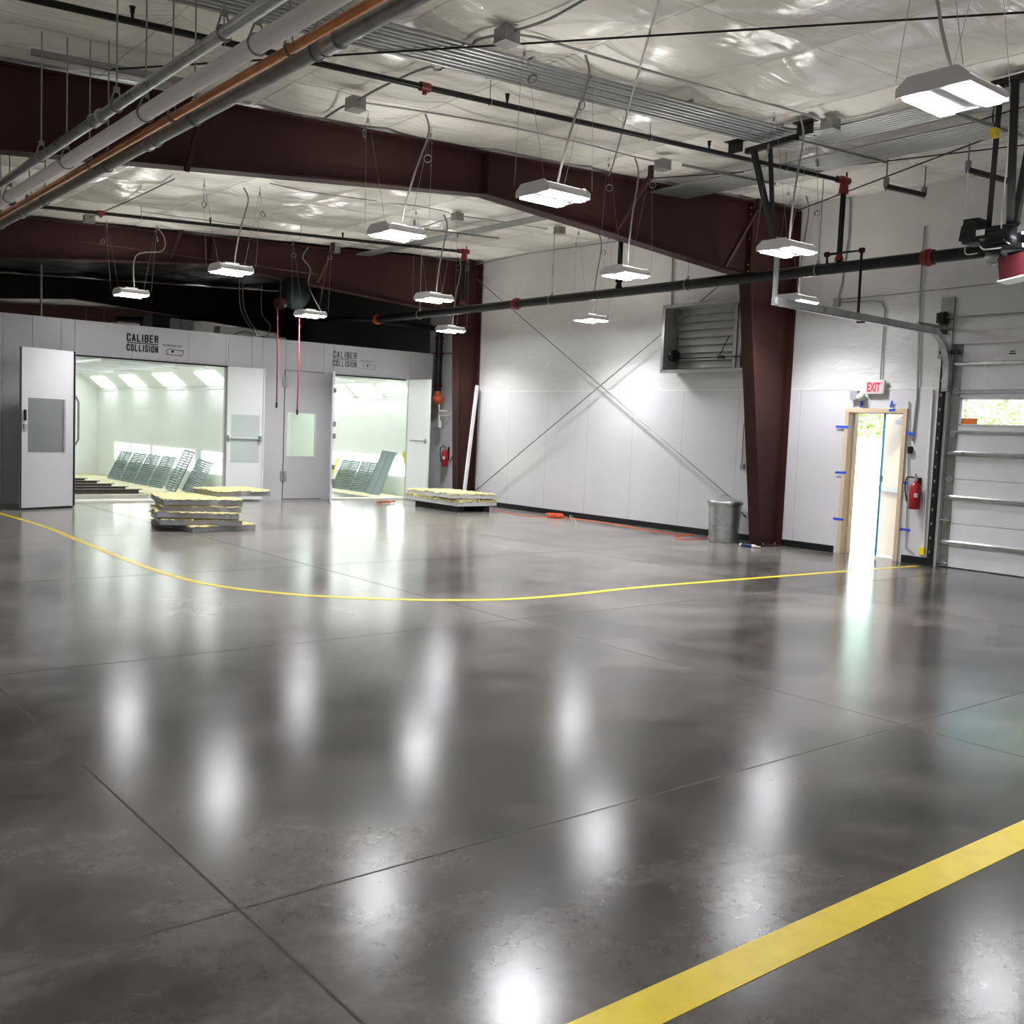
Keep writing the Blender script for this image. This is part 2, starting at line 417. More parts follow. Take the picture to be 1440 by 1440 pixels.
# ================================================================== FLOOR LINES
def ribbon(pts, wdt, z=.002):
    P = [Vector((p[0], p[1], z)) for p in pts]; vs = []; n = len(P)
    for i, p in enumerate(P):
        t = (P[min(i+1, n-1)]-P[max(i-1, 0)]).normalized(); s = Vector((-t.y, t.x, 0))*wdt/2
        vs += [p+s, p-s, p+s-Vector((0, 0, z*.9)), p-s-Vector((0, 0, z*.9))]
    fs = []
    for i in range(n-1):
        a = 4*i; b = a+4
        fs += [(a, a+1, b+1, b), (a, b, b+2, a+2), (a+1, a+3, b+3, b+1)]
    return MB().add(vs, fs)
px = [(0, 722), (60, 740), (120, 764), (180, 788), (240, 809), (300, 823), (370, 832), (450, 838.5), (540, 842.5), (640, 844), (720, 842.5), (800, 836.5), (900, 826), (1050, 814), (1200, 802.5), (1290, 796)]
pts = [at_z(*p) for p in px]; pts = [Vector((3.83, 19.0, 0))]+pts
tag(ribbon(bez(pts, 5), .095).build('floor_line', M['yellow']), 'long yellow painted line curving across the far floor to the exit door', 'floor marking')
tag(ribbon([(-3, 1.92), (1.9, 1.92), (6, 1.92), (12.9, 1.92)], .155).build('floor_line', M['yellow']), 'wide yellow painted stripe across the lower right foreground floor', 'floor marking')
# ================================================================== STEEL FRAMES
def frame(Yf, label, colTop=(12.40), colBase=13.12, braces=(), left=-6.9, nm='front'):
    t = thing('portal_beam', label, 'steel portal', (13.3, Yf, 0), 'dark red steel portals')
    tw = .012; fw = .22; ft = .018
    # rafter profile
    ax, az = 7.5, 4.47           # apex of the bottom flange
    ex, ez = colTop+.05, 4.13    # knee
    lx = left; lz = az-(ax-lx)*.115
    lz = max(lz, 3.0)
    tz = lambda x: roofz(x)-.03
    MB().prism([(lx, lz), (ax, az), (ex, ez), (XW-.03, ez), (XW-.03, tz(XW)), (lx, tz(lx))], 'y', Yf-tw/2, Yf+tw/2).build('rafter_web', M['red_steel'], t)
    fl = MB()
    for (xa, za), (xb, zb) in (((lx, lz), (ax, az)), ((ax, az), (ex+.0, ez))):
        fl.prism([(xa, za), (xb, zb), (xb, zb-ft), (xa, za-ft)], 'y', Yf-fw/2, Yf+fw/2)
    fl.build('bottom_flange', M['red_steel'], t)
    MB().prism([(lx, tz(lx)), (XW-.05, tz(XW-.05)), (XW-.05, tz(XW-.05)-ft), (lx, tz(lx)-ft)], 'y', Yf-fw/2, Yf+fw/2).build('top_flange', M['red_steel'], t)
    # column
    MB().prism([(colBase, .02), (XW-.04, .02), (XW-.04, ez), (colTop+.08, ez)], 'y', Yf-tw/2, Yf+tw/2).build('column_web', M['red_steel'], t)
    MB().prism([(colBase, .02), (colBase+ft, .02), (colTop+.08+ft, ez), (colTop+.08, ez)], 'y', Yf-fw/2, Yf+fw/2).build('inner_flange', M['red_steel'], t)
    MB().mm((XW-.045, Yf-fw/2, .02), (XW-.025, Yf+fw/2, 5.27)).build('outer_flange', M['red_steel'], t)
    MB().mm((colBase-.03, Yf-.14, 0), (XW-.02, Yf+.14, .02)).build('base_plate', M['red_steel'], t)
    # knee end plates with bolts
    kp = MB(); kx = colTop+.08
    kp.mm((kx-.012, Yf-fw/2, ez-.02), (kx+.022, Yf+fw/2, tz(kx)))
    kp.build('knee_plate', M['red_steel'], t)
    bo = MB()
    for s in (-1, 1):
        for z in (ez+.06, ez+.16, (ez+tz(kx))/2, tz(kx)-.2, tz(kx)-.1):
            bo.cyl((kx-.03, Yf+s*.07, z), (kx+.04, Yf+s*.07, z), .014, 6)
    for x in (colBase+.1, XW-.16):
        for s in (-1, 1): bo.cyl((x, Yf+s*.08, .018), (x, Yf+s*.08, .06), .013, 6)
    bo.build('bolts', M['galv_dull'], t)
    # web stiffener + flange splice
    st = MB()
    for x in (ax,):
        st.mm((x-.006, Yf-fw/2, az), (x+.006, Yf+fw/2, tz(x)))
    st.build('stiffener', M['red_steel'], t)
    for (top, bot) in braces:
        a, b = Vector(top), Vector(bot); d = (b-a).normalized()
        s1 = d.cross(Vector((1, 0, 0))).normalized()
        m = MB().tube([a, b], .028, 4, smooth=False)
        m.box(a+Vector((0, 0, .04)), (.06, .05, .16))
        m.build('flange_brace', M['red_steel'], t)
    return t
def brace(pt, pb, Yf):
    b = at_y(*pb, Yf-.11); a = at_x(*pt, b.x); return (a, b)
f1 = frame(10.05, 'nearest dark red steel frame with tapered column beside the trash can', braces=[brace((915, 247), (869, 320), 10.05), brace((1066, 292), (1020, 374), 10.05), brace((283, 165), (262, 240), 10.05)])
f2 = frame(18.3, 'second dark red steel frame whose column stands behind the right panel stack', colTop=12.95, colBase=13.22, braces=[brace((255, 322), (240, 362), 18.3), brace((468, 350), (446, 397), 18.3), brace((660, 372), (645, 432), 18.3)])
f4 = frame(35.0, 'dark red steel frame in the dim distance beyond the spray booths', colTop=12.95, colBase=13.22)
f3 = frame(26.7, 'farthest dark red steel frame, low above the spray booth roof', colTop=12.95, colBase=13.22)
# ================================================================== LIGHT FIXTURES
LZF = 3.66; LEDW = 12.0; UPW = 4.0
def fixture_proto():
    t = thing('high_bay_light', '', 'ceiling light', (0, 0, 0), 'hanging LED high bay lights')
    L_, W_ = .46, .42
    h = MB()
    h.prism([(-W_/2, .015), (-W_/2+.05, .0), (-.05, .0), (-.04, .02), (.04, .02), (.05, .0), (W_/2-.05, 0), (W_/2, .015), (W_/2, .045), (W_/2-.06, .095), (-W_/2+.06, .095), (-W_/2, .045)], 'x', -L_/2, L_/2)
    h.build('housing', M['white_steel'], t, bevel=.004)
    for s in (-1, 1): MB().prism([(-W_/2-.008, .0), (W_/2+.008, .0), (W_/2+.008, .05), (W_/2-.06, .105), (-W_/2+.06, .105), (-W_/2-.008, .05)], 'x', s*(L_/2+.003)-.006, s*(L_/2+.003)+.006).build('end_cap', M['white_steel'], t)
    for s in (-1, 1):
        MB().mm((-L_/2+.015, s*.140-.045, -.012), (L_/2-.015, s*.140+.045, -.001)).build('led_strip', M['led'], t)
        ld = bpy.data.lights.get('led_lamp') or bpy.data.lights.new('led_lamp', 'AREA')
        ld.shape = 'RECTANGLE'; ld.size = L_-.04; ld.size_y = .085; ld.energy = LEDW; ld.spread = math.radians(130); ld.color = (.965, .965, 1.0)
        lo = bpy.data.objects.new('led_lamp', ld); COL.objects.link(lo); lo.parent = t; lo.location = (0, s*.140, -.016)
    ul = bpy.data.lights.new('added_ceiling_fill', 'AREA'); ul.shape = 'RECTANGLE'; ul.size = L_-.1; ul.size_y = .03; ul.energy = UPW/2; ul.color = (1.0, .97, .92)  # upward fill lamps added to brighten the ceiling, not part of the fixtures
    for s in (-1, 1): uo = bpy.data.objects.new('added_ceiling_fill', ul); COL.objects.link(uo); uo.parent = t; uo.location = (0, s*.20, .085); uo.rotation_euler.x = PI
    MB().mm((-.1, -.04, .095), (.1, .04, .13)).build('driver_box', M['grey_plastic'], t)
    return t
LPOS = []
grid = [
 # X, Y, label, cable-top pixel (None: straight up), cable mid points
 (5.72, 3.18, 'large hanging light at upper right of the photo, nearest the camera', (1301, -30)),
 (5.85, 6.83, 'bright hanging light in front of the near dark red beam, left of its haunch', (823, 77)),
 (5.90, 9.40, 'hanging light seen just below the near beam, third from the left in the photo', (598, 160)),
 (5.86, 13.55, 'hanging light before the second beam, above the left spray booth doorway', None),
 (5.86, 17.6, 'leftmost small hanging light, over the booth sign lettering', (220, 318)),
 (9.12, 6.80, 'hanging light in front of the tapered red column top', (1125, 163)),
 (9.26, 9.35, 'hanging light just above the black sprinkler main, left of the louvre', (892, 220)),
 (9.24, 13.57, 'hanging light beside the far column top, over the black main', None),
 (9.22, 17.65, 'dim slim hanging light in front of the dark gap, right of the hose reels', (434, 347)),
 (12.52, 13.45, 'hanging light lower on the white wall left of the louvre', None),
 (12.36, 17.50, 'slim hanging light crossing the far red column', None),
 (12.48, 9.08, 'hanging light behind the galvanised door track, beside the near column', None),
 (9.78, 4.36, 'hanging light cut off by the right edge of the photo', None),
]
# fixtures out of the frame that the hall also has: same grid, to the left and behind the camera
for X in (-4.2, -.85):
    for Y in (-1.0, 3.2, 6.8, 9.4):
        grid.append((X, Y, 'hanging light outside the left edge of the photo', None))
for X, Y in ((5.85, -1.0), (9.3, -1.0), (12.5, -1.0), (2.5, 31.0), (5.86, 31.0), (9.3, 31.0), (12.5, 31.0), (-2.5, 13.5)):
    grid.append((X, Y, 'hanging light outside the frame of the photo', None))
proto = fixture_proto()
for i, (X, Y, lab, top) in enumerate(grid):
    o = dup(proto, (X, Y, LZF)) if i < len(grid)-1 else proto
    o.location = (X, Y, LZF); o['label'] = lab
    rz = roofz(X)
    far = i >= 13
    wm = MB(); cl = []
    if far:
        for s in (-1, 1): wm.tube([(X+s*.25, Y, LZF+.1), (X+s*.25, Y, roofz(X)-.02)], .002, 4)
        wm.build('hanger_wire', M['wire'], o)
        continue
    for s in (-1, 1):
        apex = Vector((X+s*.42, Y+.05*s, roofz(X+s*.42)-.02))
        for k in (-1, 1):
            wm = MB(); wm.tube([(X+s*.27, Y+k*.2, LZF+.08), apex+Vector((0, k*.03, -.12)), apex], .0022, 4)
            wo = wm.build('hanger_wire', M['wire'], o)
        cz = .22+.2*random.random(); cc = apex+Vector((random.uniform(-.08, .08), random.uniform(-.08, .08), -cz))
        n = Vector((random.uniform(-1, 1), random.uniform(-1, .2), random.uniform(-.25, .25)))
        cm = MB(); 
        for q in range(3): cm.torus(cc+n.normalized()*.004*q, .038+.002*q, .0042, n, 5, 22)
        cm.tube([apex+Vector((0, 0, -.05)), cc+Vector((0, 0, .04))], .0018, 4)
        cm.box(apex+Vector((0, 0, -.10)), (.012, .012, .04))
        cm.build('cable_coil', M['coil'], wo)
    # feed cable
    if top: a = at_roof(*top, .05)
    else: a = Vector((X+.2, Y+.1, rz-.04))
    b = Vector((X+.06, Y+.02, LZF+.12)); m1 = a+Vector((.10, .02, -.12))
    if 'leftmost' in lab: ptsc = [a, a+Vector((.14, 0, -.18)), a+Vector((.10, 0, -.40)), Vector((b.x+.02, b.y, b.z+.55)), b]
    elif 'dim slim' in lab: ptsc = [a, a+Vector((-.12, 0, -.22)), a+Vector((.05, 0, -.42)), a+Vector((.02, 0, -.75)), b+Vector((.18, 0, 0))]
    else: ptsc = [a, a.lerp(b, .15)+Vector((.09, 0, 0)), a.lerp(b, .5)+Vector((.03, 0, 0)), a.lerp(b, .8), b]
    MB().tube(bez(ptsc, 5), .011 if i else .012, 7).build('feed_cable', M['cable'], o)
# ================================================================== CEILING CONDUIT
def jbox(p, lab):
    p = Vector(p); t = thing('junction_box', lab, 'junction box', p, 'steel junction boxes under the ceiling')
    MB().box(p+Vector((0, 0, -.02)), (.15, .15, .11)).build('box', M['galv_dull'], t, bevel=.004)
    MB().box(p+Vector((0, 0, -.08)), (.16, .16, .008)).build('cover', M['galv_dull'], t)
    return t
jb = {}
for k, pxy, lab in (('a', (713, 47), 'large junction box hanging above the conduit rack near the top centre'), ('b', (500, 143), 'junction box between black sprinkler branch and near beam'),
                    ('c', (932, 229), 'junction box at the near beam above the diagonal brace'), ('d', (1168, 172), 'junction box beside the hanging black track frame'),
                    ('e', (643, 303), 'junction box in the far bay right of the third light'), ('f', (787, 322), 'junction box in the far bay below the near beam haunch'),
                    ('g', (125, 306), 'small junction box above the second beam at far left'), ('h', (471, 349), 'small junction box above the second beam right of centre')):
    jb[k] = at_roof(*pxy, .09); jbox(jb[k], lab)
def conduit(pxs, lab, r=.012, d=.07, mat='conduit', name='conduit', cat='conduit', smooth=True, group=None):
    p = [at_roof(*q, d) if len(q) == 2 else Vector(q) for q in pxs]
    mb = MB().tube(bez(p, 4) if smooth else p, r, 8)
    # strap clips
    return tag(mb.build(name, M[mat]), lab, cat, group)
conduit([jb['b'], (540, 121), (600, 95), (612, 98), (625, 95), (660, 68), (672, 56), jb['a']], 'kinked conduit joining the two junction boxes left of centre', .013)
conduit([jb['a'], (770, 28), (820, 1), (860, -20)], 'conduit running off the top edge from the large junction box', .013)
conduit([jb['a'], (760, 54), (800, 66), (960, 113), (1130, 160), jb['d']], 'long conduit above the conduit rack toward the black track frame', .012)
conduit([jb['b'], (590, 156), (700, 175), (820, 202), (890, 220), jb['c']], 'thin conduit running along the near beam to its brace', .010)
conduit([jb['b'], (478, 152), (457, 166)], 'short conduit dropping from junction box onto the near beam top', .012)
conduit([(1100, 243), (1140, 238), (1200, 224), (1310, 190), (1440, 150)], 'thin dark cable crossing right ceiling behind the large light', .008, mat='black')
conduit([jb['e'], (560, 330), (490, 346), jb['h']], 'far bay conduit running from junction box toward the second beam', .010)
conduit([jb['e'], (700, 311), (770, 322)], 'far bay conduit between two junction boxes under the haunch', .010)
conduit([jb['e'], (600, 292), (450, 272), (380, 258)], 'far bay conduit running left above the black sprinkler branch', .008)
conduit([jb['g'], (180, 283), (245, 252)], 'conduit at upper left rising behind the near beam', .011)
conduit([(200, 298), (350, 318), (470, 338), (640, 366)], 'thin conduit parallel to the far sprinkler branch', .007)
conduit([(930, -12), (890, 130), (862, 232), (855, 247)], 'slack grey cable running from the top edge to the near beam', .010, .12)
conduit([(670, 372), (740, 357), (880, 337), (960, 318)], 'conduit along the far wall eave behind the near beam', .014, .1)
# tie rods under the roof
def rod(a, b, lab, r=.010, d=.14, mat='black'):
    A = at_roof(*a, d) if len(a) == 2 else Vector(a); B = at_roof(*b, d) if len(b) == 2 else Vector(b)
    return tag(MB().tube([A, B], r, 8).build('tie_rod', M[mat]), lab, 'tie rod')
rod((150, 98), (1560, 10), 'long thin dark roof tie rod crossing the top of the photo', .009)
rod((1119, 297), (1500, 152), 'dark roof tie rod rising right from the near column head')
rod((900, 252), (1075, 240), 'short dark rod above the near beam by the hanging frame', .008)
rod((1200, 232), (1500, 197), 'dark roof rod below the conduit rack at far right', .008)
# conduit racks
def rack(name_lab, paths, r=.0185):
    t = thing('conduit_rack', name_lab, 'conduit rack', paths[0][0])
    for p in paths: MB().tube(p, r, 8).build('conduit', M['conduit'], t)
    return t
RACKS = 0
def rackz(x, d=.10): return roofz(x)-d
p1 = []
for k in range(8):
    y = 6.92+.075*k; p = []
    xe = 9.45+.075*k
    for x in (-6, -2, 2, 5, 8, xe-.25): p.append(Vector((x, y, rackz(x, .11+.004*(k % 2)))))
    cx, cy = xe-.25, y-.28
    for a in range(1, 7):
        an = PI/2-a*PI/12
        p.append(Vector((cx+.28*math.cos(an), cy+.28*math.sin(an), rackz(cx+.28, .11))))
    p.append(Vector((xe+.03, 5.5, rackz(xe, .11)))); p.append(Vector((xe+.03, -3, rackz(xe, .11))))
    p1.append(p)
r1 = rack('wide rack of parallel steel conduits crossing the near ceiling and bending right', p1)
p2 = []
for k in range(9):
    x = 10.38+.085*k
    p2.append([Vector((x, 18.0 if k < 4 else 12.0, rackz(x, .14))), Vector((x, 8, rackz(x, .14))), Vector((x, -3, rackz(x, .14)))])
r2 = rack('rack of parallel conduits running front to back at right ceiling', p2)
for rr_, segs in ((r1, [((x, 6.86, rackz(x, .10)), (x, 7.52, rackz(x, .10))) for x in (1.5, 3.4, 5.6, 7.6, 9.0)]), (r2, [((9.4, y, rackz(9.4, .16)), (11.2, y, rackz(11.2, .16))) for y in (3.8, 5.4, 7.0, 8.6, 11.5, 14.5)])):
    for a, b in segs:
        MB().tube([a, b], .016, 4, smooth=False).build('support_strut', M['galv_dull'], rr_)
# ================================================================== SPRINKLER PIPING
XM, ZM = 11.63, 3.93
t = thing('sprinkler_main', 'long black sprinkler main pipe running along the right wall with red couplings', 'pipe', (XM, 10, ZM))
MB().tube([(XM, 1.0, ZM), (XM, 19.2, ZM)], .075, 20).build('main_pipe', M['black_pipe'], t)
for y, m_ in ((6.62, 'red_paint'), (14.45, 'red_paint'), (19.2, 'orange_paint')):
    MB().tube([(XM, y-.07, ZM), (XM, y+.07, ZM)], .092, 20).tube([(XM, y-.02, ZM), (XM, y+.02, ZM)], .105, 20).build('coupling', M[m_], t)
MB().tube(bez([(XM, 19.25, ZM), (XM+.4, 19.42, ZM), (13.2, 19.42, ZM-.02)], 5), .07, 16).build('cross_pipe', M['black_pipe'], t)
MB().tube([(XM, 19.2, ZM), (10.0, 21.8, ZM), (8.0, 25.0, ZM)], .055, 14).build('tail_pipe', M['black_pipe'], t)
MB().tube([(13.3, 19.42, ZM-.02), (13.44, 19.46, ZM-.06), (13.46, 19.48, ZM-.2), (13.46, 19.48, 2.5)], .085, 16).build('riser_pipe', M['black_pipe'], t)
for z in (3.7, 3.35, 2.62): MB().tube([(13.46, 19.48, z-.03), (13.46, 19.48, z+.03)], .10, 16).build('riser_coupling', M['dark_red'], t)
vb = MB(); vb.lathe([(.0, .12), (.07, .11), (.13, .04), (.15, 0), (.13, -.05), (.07, -.12), (0, -.13)], (13.46, 19.46, 2.32), 20)
vb.tube([(13.46, 19.48, 2.35), (13.46, 19.48, 2.55)], .08, 14)
vb.build('check_valve', M['orange_paint'], t)
vt = MB(); vt.tube([(13.40, 19.3, 2.05), (13.60, 19.3, 2.05)], .02, 8); vt.tube([(13.46, 19.40, 2.2), (13.46, 19.38, 1.7)], .02, 8); vt.box((13.46, 19.36, 1.75), (.07, .05, .16))
vt.tube(bez([(13.46, 19.36, 1.95), (13.58, 19.15, 1.97), (13.62, 18.95, 2.1), (13.62, 18.93, 2.25)], 5), .012, 6)
vt.build('trim_piping', M['white_plastic'], t)
for pxh in ((776, 417), (967, 395), (590, 444), (1150, 380)):
    y = at_x(*pxh, XM).y
    hg = MB(); hg.torus((XM, y, ZM), .085, .006, (0, 1, 0), 6, 24); hg.tube([(XM, y, ZM+.08), (XM, y, roofz(XM)-.02)], .006, 6); hg.box((XM, y, ZM+.10), (.03, .03, .05))
    hg.build('pipe_hanger', M['galv'], t)
def branch(Yb_, x0, lab, cps, heads, hangs):
    t = thing('sprinkler_branch', lab, 'pipe', (8, Yb_, 4.8))
    a = Vector((x0, Yb_, roofz(x0)-.19)); b = Vector((XM-.05, Yb_, roofz(XM)-.19))
    MB().tube([a, b], .027, 14).build('branch_pipe', M['black_pipe'], t)
    c = MB()
    for x in cps: z = roofz(x)-.19; c.tube([(x-.05, Yb_, z), (x+.05, Yb_, z+.005)], .042, 12); c.box((x, Yb_, z-.045), (.03, .03, .04))
    c.build('coupling', M['red_paint'], t); c = MB()
    z = roofz(XM)-.19
    c.tube([(XM-.16, Yb_, z), (XM-.08, Yb_, z)], .042, 12); c.tube([(XM-.07, Yb_, z+.01), (XM+.09, Yb_, z+.01)], .05, 12); c.tube([(XM, Yb_, z), (XM, Yb_, z-.16)], [.05, .065], 12); c.tube([(XM+.05, Yb_, z), (XM+.05, Yb_, z+.12)], .012, 6)
    c.build('tee_fitting', M['red_paint'], t)
    MB().tube([(XM, Yb_, z-.14), (XM, Yb_, ZM+.07)], .036, 14).build('drop_pipe', M['black_pipe'], t)
    MB().tube([(XM, Yb_, ZM+.16), (XM, Yb_, ZM+.09)], [.04, .062], 12).build('saddle', M['red_paint'], t)
    for x in heads:
        z = roofz(x)-.19; h = MB(); h.tube([(x, Yb_, z), (x, Yb_, z+.06)], .012, 8); h.tube([(x, Yb_, z+.06), (x, Yb_, z+.10)], .018, 8); h.tube([(x, Yb_, z+.10), (x, Yb_, z+.108)], .025, 10)
        h.build('sprinkler_head', M['black_pipe'], t)
    for x in hangs:
        z = roofz(x)-.19; h = MB(); h.torus((x, Yb_, z), .032, .004, (1, 0, 0), 5, 18); h.tube([(x, Yb_, z+.03), (x, Yb_, roofz(x)+.01)], .005, 5)
        h.build('pipe_hanger', M['galv_dull'], t)
bx1 = [at_y(*p, 7.85).x for p in ((597, 130), (713, 150), (997, 212), (914, 196), (275, 55))]
branch(7.85, -5, 'nearer black sprinkler branch pipe sloping across the ceiling to a red tee', [bx1[0]], [bx1[1], bx1[2], 2.6], [bx1[3], 5.9, 10.4, 3.3])
branch(16.1, -5, 'farther black sprinkler branch pipe above the second beam with orange tee', [4.9], [6.6, 9.0], [5.5, 8.2, 10.6])
t = thing('sprinkler_riser', 'black pipe rising from the sprinkler main to the roof behind the near beam', 'pipe', (XM, 11.87, ZM))
MB().tube([(XM, 11.87, ZM+.07), (XM, 11.87, roofz(XM)-.02)], .04, 14).build('drop_pipe', M['black_pipe'], t)
MB().tube([(XM, 11.87, ZM+.16), (XM, 11.87, ZM+.22)], .058, 12).build('coupling', M['dark_red'], t)
MB().tube([(XM, 11.87, ZM+.13), (XM, 11.87, ZM+.08)], [.04, .06], 12).build('saddle', M['black_pipe'], t)
# bypass loop
t = thing('test_pipe', 'small black bypass pipe looping over the sprinkler main and hanging down', 'pipe', (11.45, 7.6, 3.9))
q = [at_x(1163, 372, 11.45), at_x(1163, 358, 11.45), at_x(1212, 352, 11.45), at_x(1206, 452, 11.45)]
MB().tube(q, .019, 10).build('pipe', M['black_pipe'], t)
fm = MB()
for p in q[1:3]: fm.tube([p+Vector((0, 0, -.03)), p+Vector((0, 0, .03))], .030, 10); fm.tube([p+Vector((0, .03, 0)), p-Vector((0, .03, 0))], .030, 10)
fm.tube([q[3]+Vector((0, 0, .03)), q[3], q[3]+Vector((0, -.1, 0))], .024, 8)
fm.build('elbow_fitting', M['dark_red'], t)
# trapeze bars
for (a, b, lab) in (((1246, 262), (1313, 272), 'black trapeze bar on two rods right of the red tee'), ((1361, 239), (1413, 257), 'black trapeze bar on two rods behind the opener legs')):
    A = at_roof(*a, .38); B = at_roof(*b, .38)
    B.y = A.y; B.z = A.z+ (B.x-A.x)*RS
    t = thing('pipe_trapeze', lab, 'hanger', A, 'black trapeze bars')
    MB().tube([A, B], .03, 4, smooth=False).build('bar', M['black'], t)
    for P_ in (A, B):
        MB().tube([P_+Vector((0, 0, -.05)), Vector((P_.x, P_.y, roofz(P_.x)-.02))], .009, 6).box(P_+Vector((0, 0, .05)), (.05, .05, .1)).build('hanger_rod', M['wire'], t)
# ================================================================== LARGE PIPES AT UPPER LEFT
def longpipe(X, r, mat, lab, name, rings, joints=()):
    Z = 3.70
    t = thing(name, lab, 'pipe', (X, 10, Z))
    MB().tube([(X, -3, Z), (X, 17.9, Z)], r, 20).build('pipe', M[mat], t)
    jm = MB()
    for y in joints: jm.tube([(X, y-.08, Z), (X, y+.08, Z)], r+.008, 20); jm.tube([(X, y-.085, Z), (X, y-.075, Z)], r+.014, 20); jm.tube([(X, y+.075, Z), (X, y+.085, Z)], r+.014, 20)
    if joints: jm.build('coupling', M['galv'] if 'copper' not in mat else M['copper'], t)
    for y in rings:
        h = MB(); h.torus((X, y, Z), r+.006, .005, (0, 1, 0), 6, 26)
        for s in (-1, 1): h.tube([(X+s*(r+.005), y, Z+.01), (X+s*.012, y, Z+r+.07)], .006, 5)
        h.tube([(X, y, Z+r+.05), (X, y, roofz(X)-.02)], .006, 6); h.box((X, y, Z+r+.07), (.035, .03, .03))
        h.build('clevis_hanger', M['galv_dull'], t)
ys = [2.0, 3.7, 5.4, 7.15, 9.0, 10.9, 12.7, 14.5, 16.3]
longpipe(2.27, .036, 'galv', 'leftmost shiny galvanised pipe on ring hangers at upper left', 'galvanised_pipe', ys, (7.55,))
longpipe(2.47, .052, 'pvc', 'thick white plastic pipe running beside galvanised pipe at upper left', 'plastic_pipe', [y+.02 for y in ys])
longpipe(2.635, .027, 'copper', 'copper pipe between white plastic pipe and dull steel pipe', 'copper_pipe', [y-.03 for y in ys])
longpipe(2.755, .044, 'galv_dull', 'rightmost dull grey steel pipe in the upper left group', 'steel_pipe', [y-.12 for y in ys], (5.1, 7.85, 11.6))
A = at_roof(44, 73, .12); B = at_roof(270, 130, .12); B = Vector((B.x, A.y, roofz(B.x)-.12))
tag(MB().tube([A, B], .028, 4, smooth=False).build('ceiling_strut', M['galv_dull']), 'galvanised strut channel under the ceiling at far upper left', 'strut')
# thin small pipe in front of the second beam, left
tag(MB().tube([at_y(-20, 328, 17.9), at_y(120, 340, 17.9), at_y(447, 386, 17.9)], .012, 6).build('thin_pipe', M['red_steel']), 'thin brown pipe running along the face of the second beam', 'pipe')
# ================================================================== DOOR TRACK HANGING FRAME AND OPENER
t = thing('track_hanger', 'black hanging steel frame carrying the end of the door track', 'bracket', (9.65, 7.3, 4.9))
A = at_roof(1050, 213, .2); B = at_roof(1121, 193, .2)
MB().tube([A, B], .035, 4, smooth=False).build('top_bar', M['black'], t)
for pc in (A+Vector((-.05, .12, .06)), B+Vector((.02, -.08, .08))):
    MB().box(pc, (.012, .20, .13)).box(pc+Vector((-.0, 0, .065)), (.12, .24, .01)).build('clip_plate', M['black'], t)
j1 = at_y(1088, 352, 7.32)
MB().tube([at_y(1060, 212, A.y-.15), at_y(1084, 320, 7.32), j1], .032, 4, smooth=False).build('leg', M['black'], t)
MB().tube([at_y(1083, 206, 7.3), j1], .022, 4, smooth=False).build('leg', M['black'], t)
MB().mm((9.60, 7.28, 3.22), (9.64, 7.325, j1.z+.15)).build('drop_angle', M['galv_dull'], t)
OX = 9.9
t = thing('door_opener', 'black motor door opener hanging at the right edge of the photo', 'door opener', at_x(1398, 340, OX))
c = at_x(1400, 340, OX)
def O(px_, py_, dx=0): p = at_x(px_, py_, OX); return Vector((OX+dx, p.y, p.z))
g = MB(); g.box(O(1372, 327), (.22, .16, .24)); g.prism([(O(1358, 330).y, O(1358, 342).z), (O(1358, 330).y-.02, O(1360, 322).z), (O(1372, 310).y, O(1372, 312).z), (O(1384, 316).y, O(1384, 318).z), (O(1386, 344).y, O(1386, 344).z)], 'x', OX-.14, OX+.1)
g.build('gear_housing', M['black'], t, bevel=.008)
m_ = MB(); m_.lathe([(0, -.19), (.09, -.19), (.11, -.16), (.115, 0), (.11, .12), (.06, .16), (0, .16)], O(1406, 336, -.05), 24, 'y')
for k in range(12):
    an = 2*PI*k/12; m_.box(O(1406, 336, -.05)+Vector((math.cos(an)*.115, -.02, math.sin(an)*.115)), (.012, .26, .012))
m_.build('motor', M['black_pipe'], t)
MB().box(O(1412, 322), (.26, .42, .03)).box(O(1425, 350), (.3, .3, .04)).box(O(1432, 335, .12), (.02, .3, .3)).build('mounting_plate', M['black'], t)
MB().box(O(1391, 331, -.175), (.004, .085, .055)).build('rating_label', M['white_plastic'], t)
rb = O(1431, 376)
MB().box(rb, (.22, .27, .22), Matrix.Rotation(-.15, 3, 'X')).build('control_box', M['dark_red'], t, bevel=.006)
MB().box(rb+Vector((-.0, 0, -.115)), (.23, .28, .012), Matrix.Rotation(-.15, 3, 'X')).build('control_box_trim', M['white_plastic'], t)
MB().lathe([(0, -.03), (.07, -.03), (.07, .03), (0, .03)], O(1396, 362), 20, 'x').lathe([(0, -.02), (.045, -.02), (.045, .02), (0, .02)], O(1412, 366), 16, 'x').build('sprocket', M['galv_dull'], t)
for a, b, rr in (((1408, 116), (1390, 322), .036), ((1428, 112), (1420, 330), .05)):
    MB().tube([at_roof(*a, .12), O(*b)], rr*.8, 4, smooth=False).build('support_leg', M['black'], t)
MB().tube([O(1424, 330), at_roof(1462, 130, .12)], .035, 4, smooth=False).build('support_leg', M['black'], t)
MB().tube([at_roof(1396, 121, .1), at_roof(1470, 100, .1)], .04, 4, smooth=False).build('top_bar', M['black'], t)
MB().tube(bez([O(1428, 130, -.06), O(1420, 230, -.06), O(1416, 300, -.1), O(1420, 335, -.15), O(1428, 347, -.12), O(1415, 352, -.15), O(1395, 354, -.16), O(1385, 347, -.1)], 5), .008, 6).build('power_cable', M['white_plastic'], t)
MB().tube(bez([O(1361, 240), O(1360, 300), O(1358, 340), O(1358, 357), O(1375, 356)], 5), .006, 6).build('control_cable', M['white_plastic'], t)
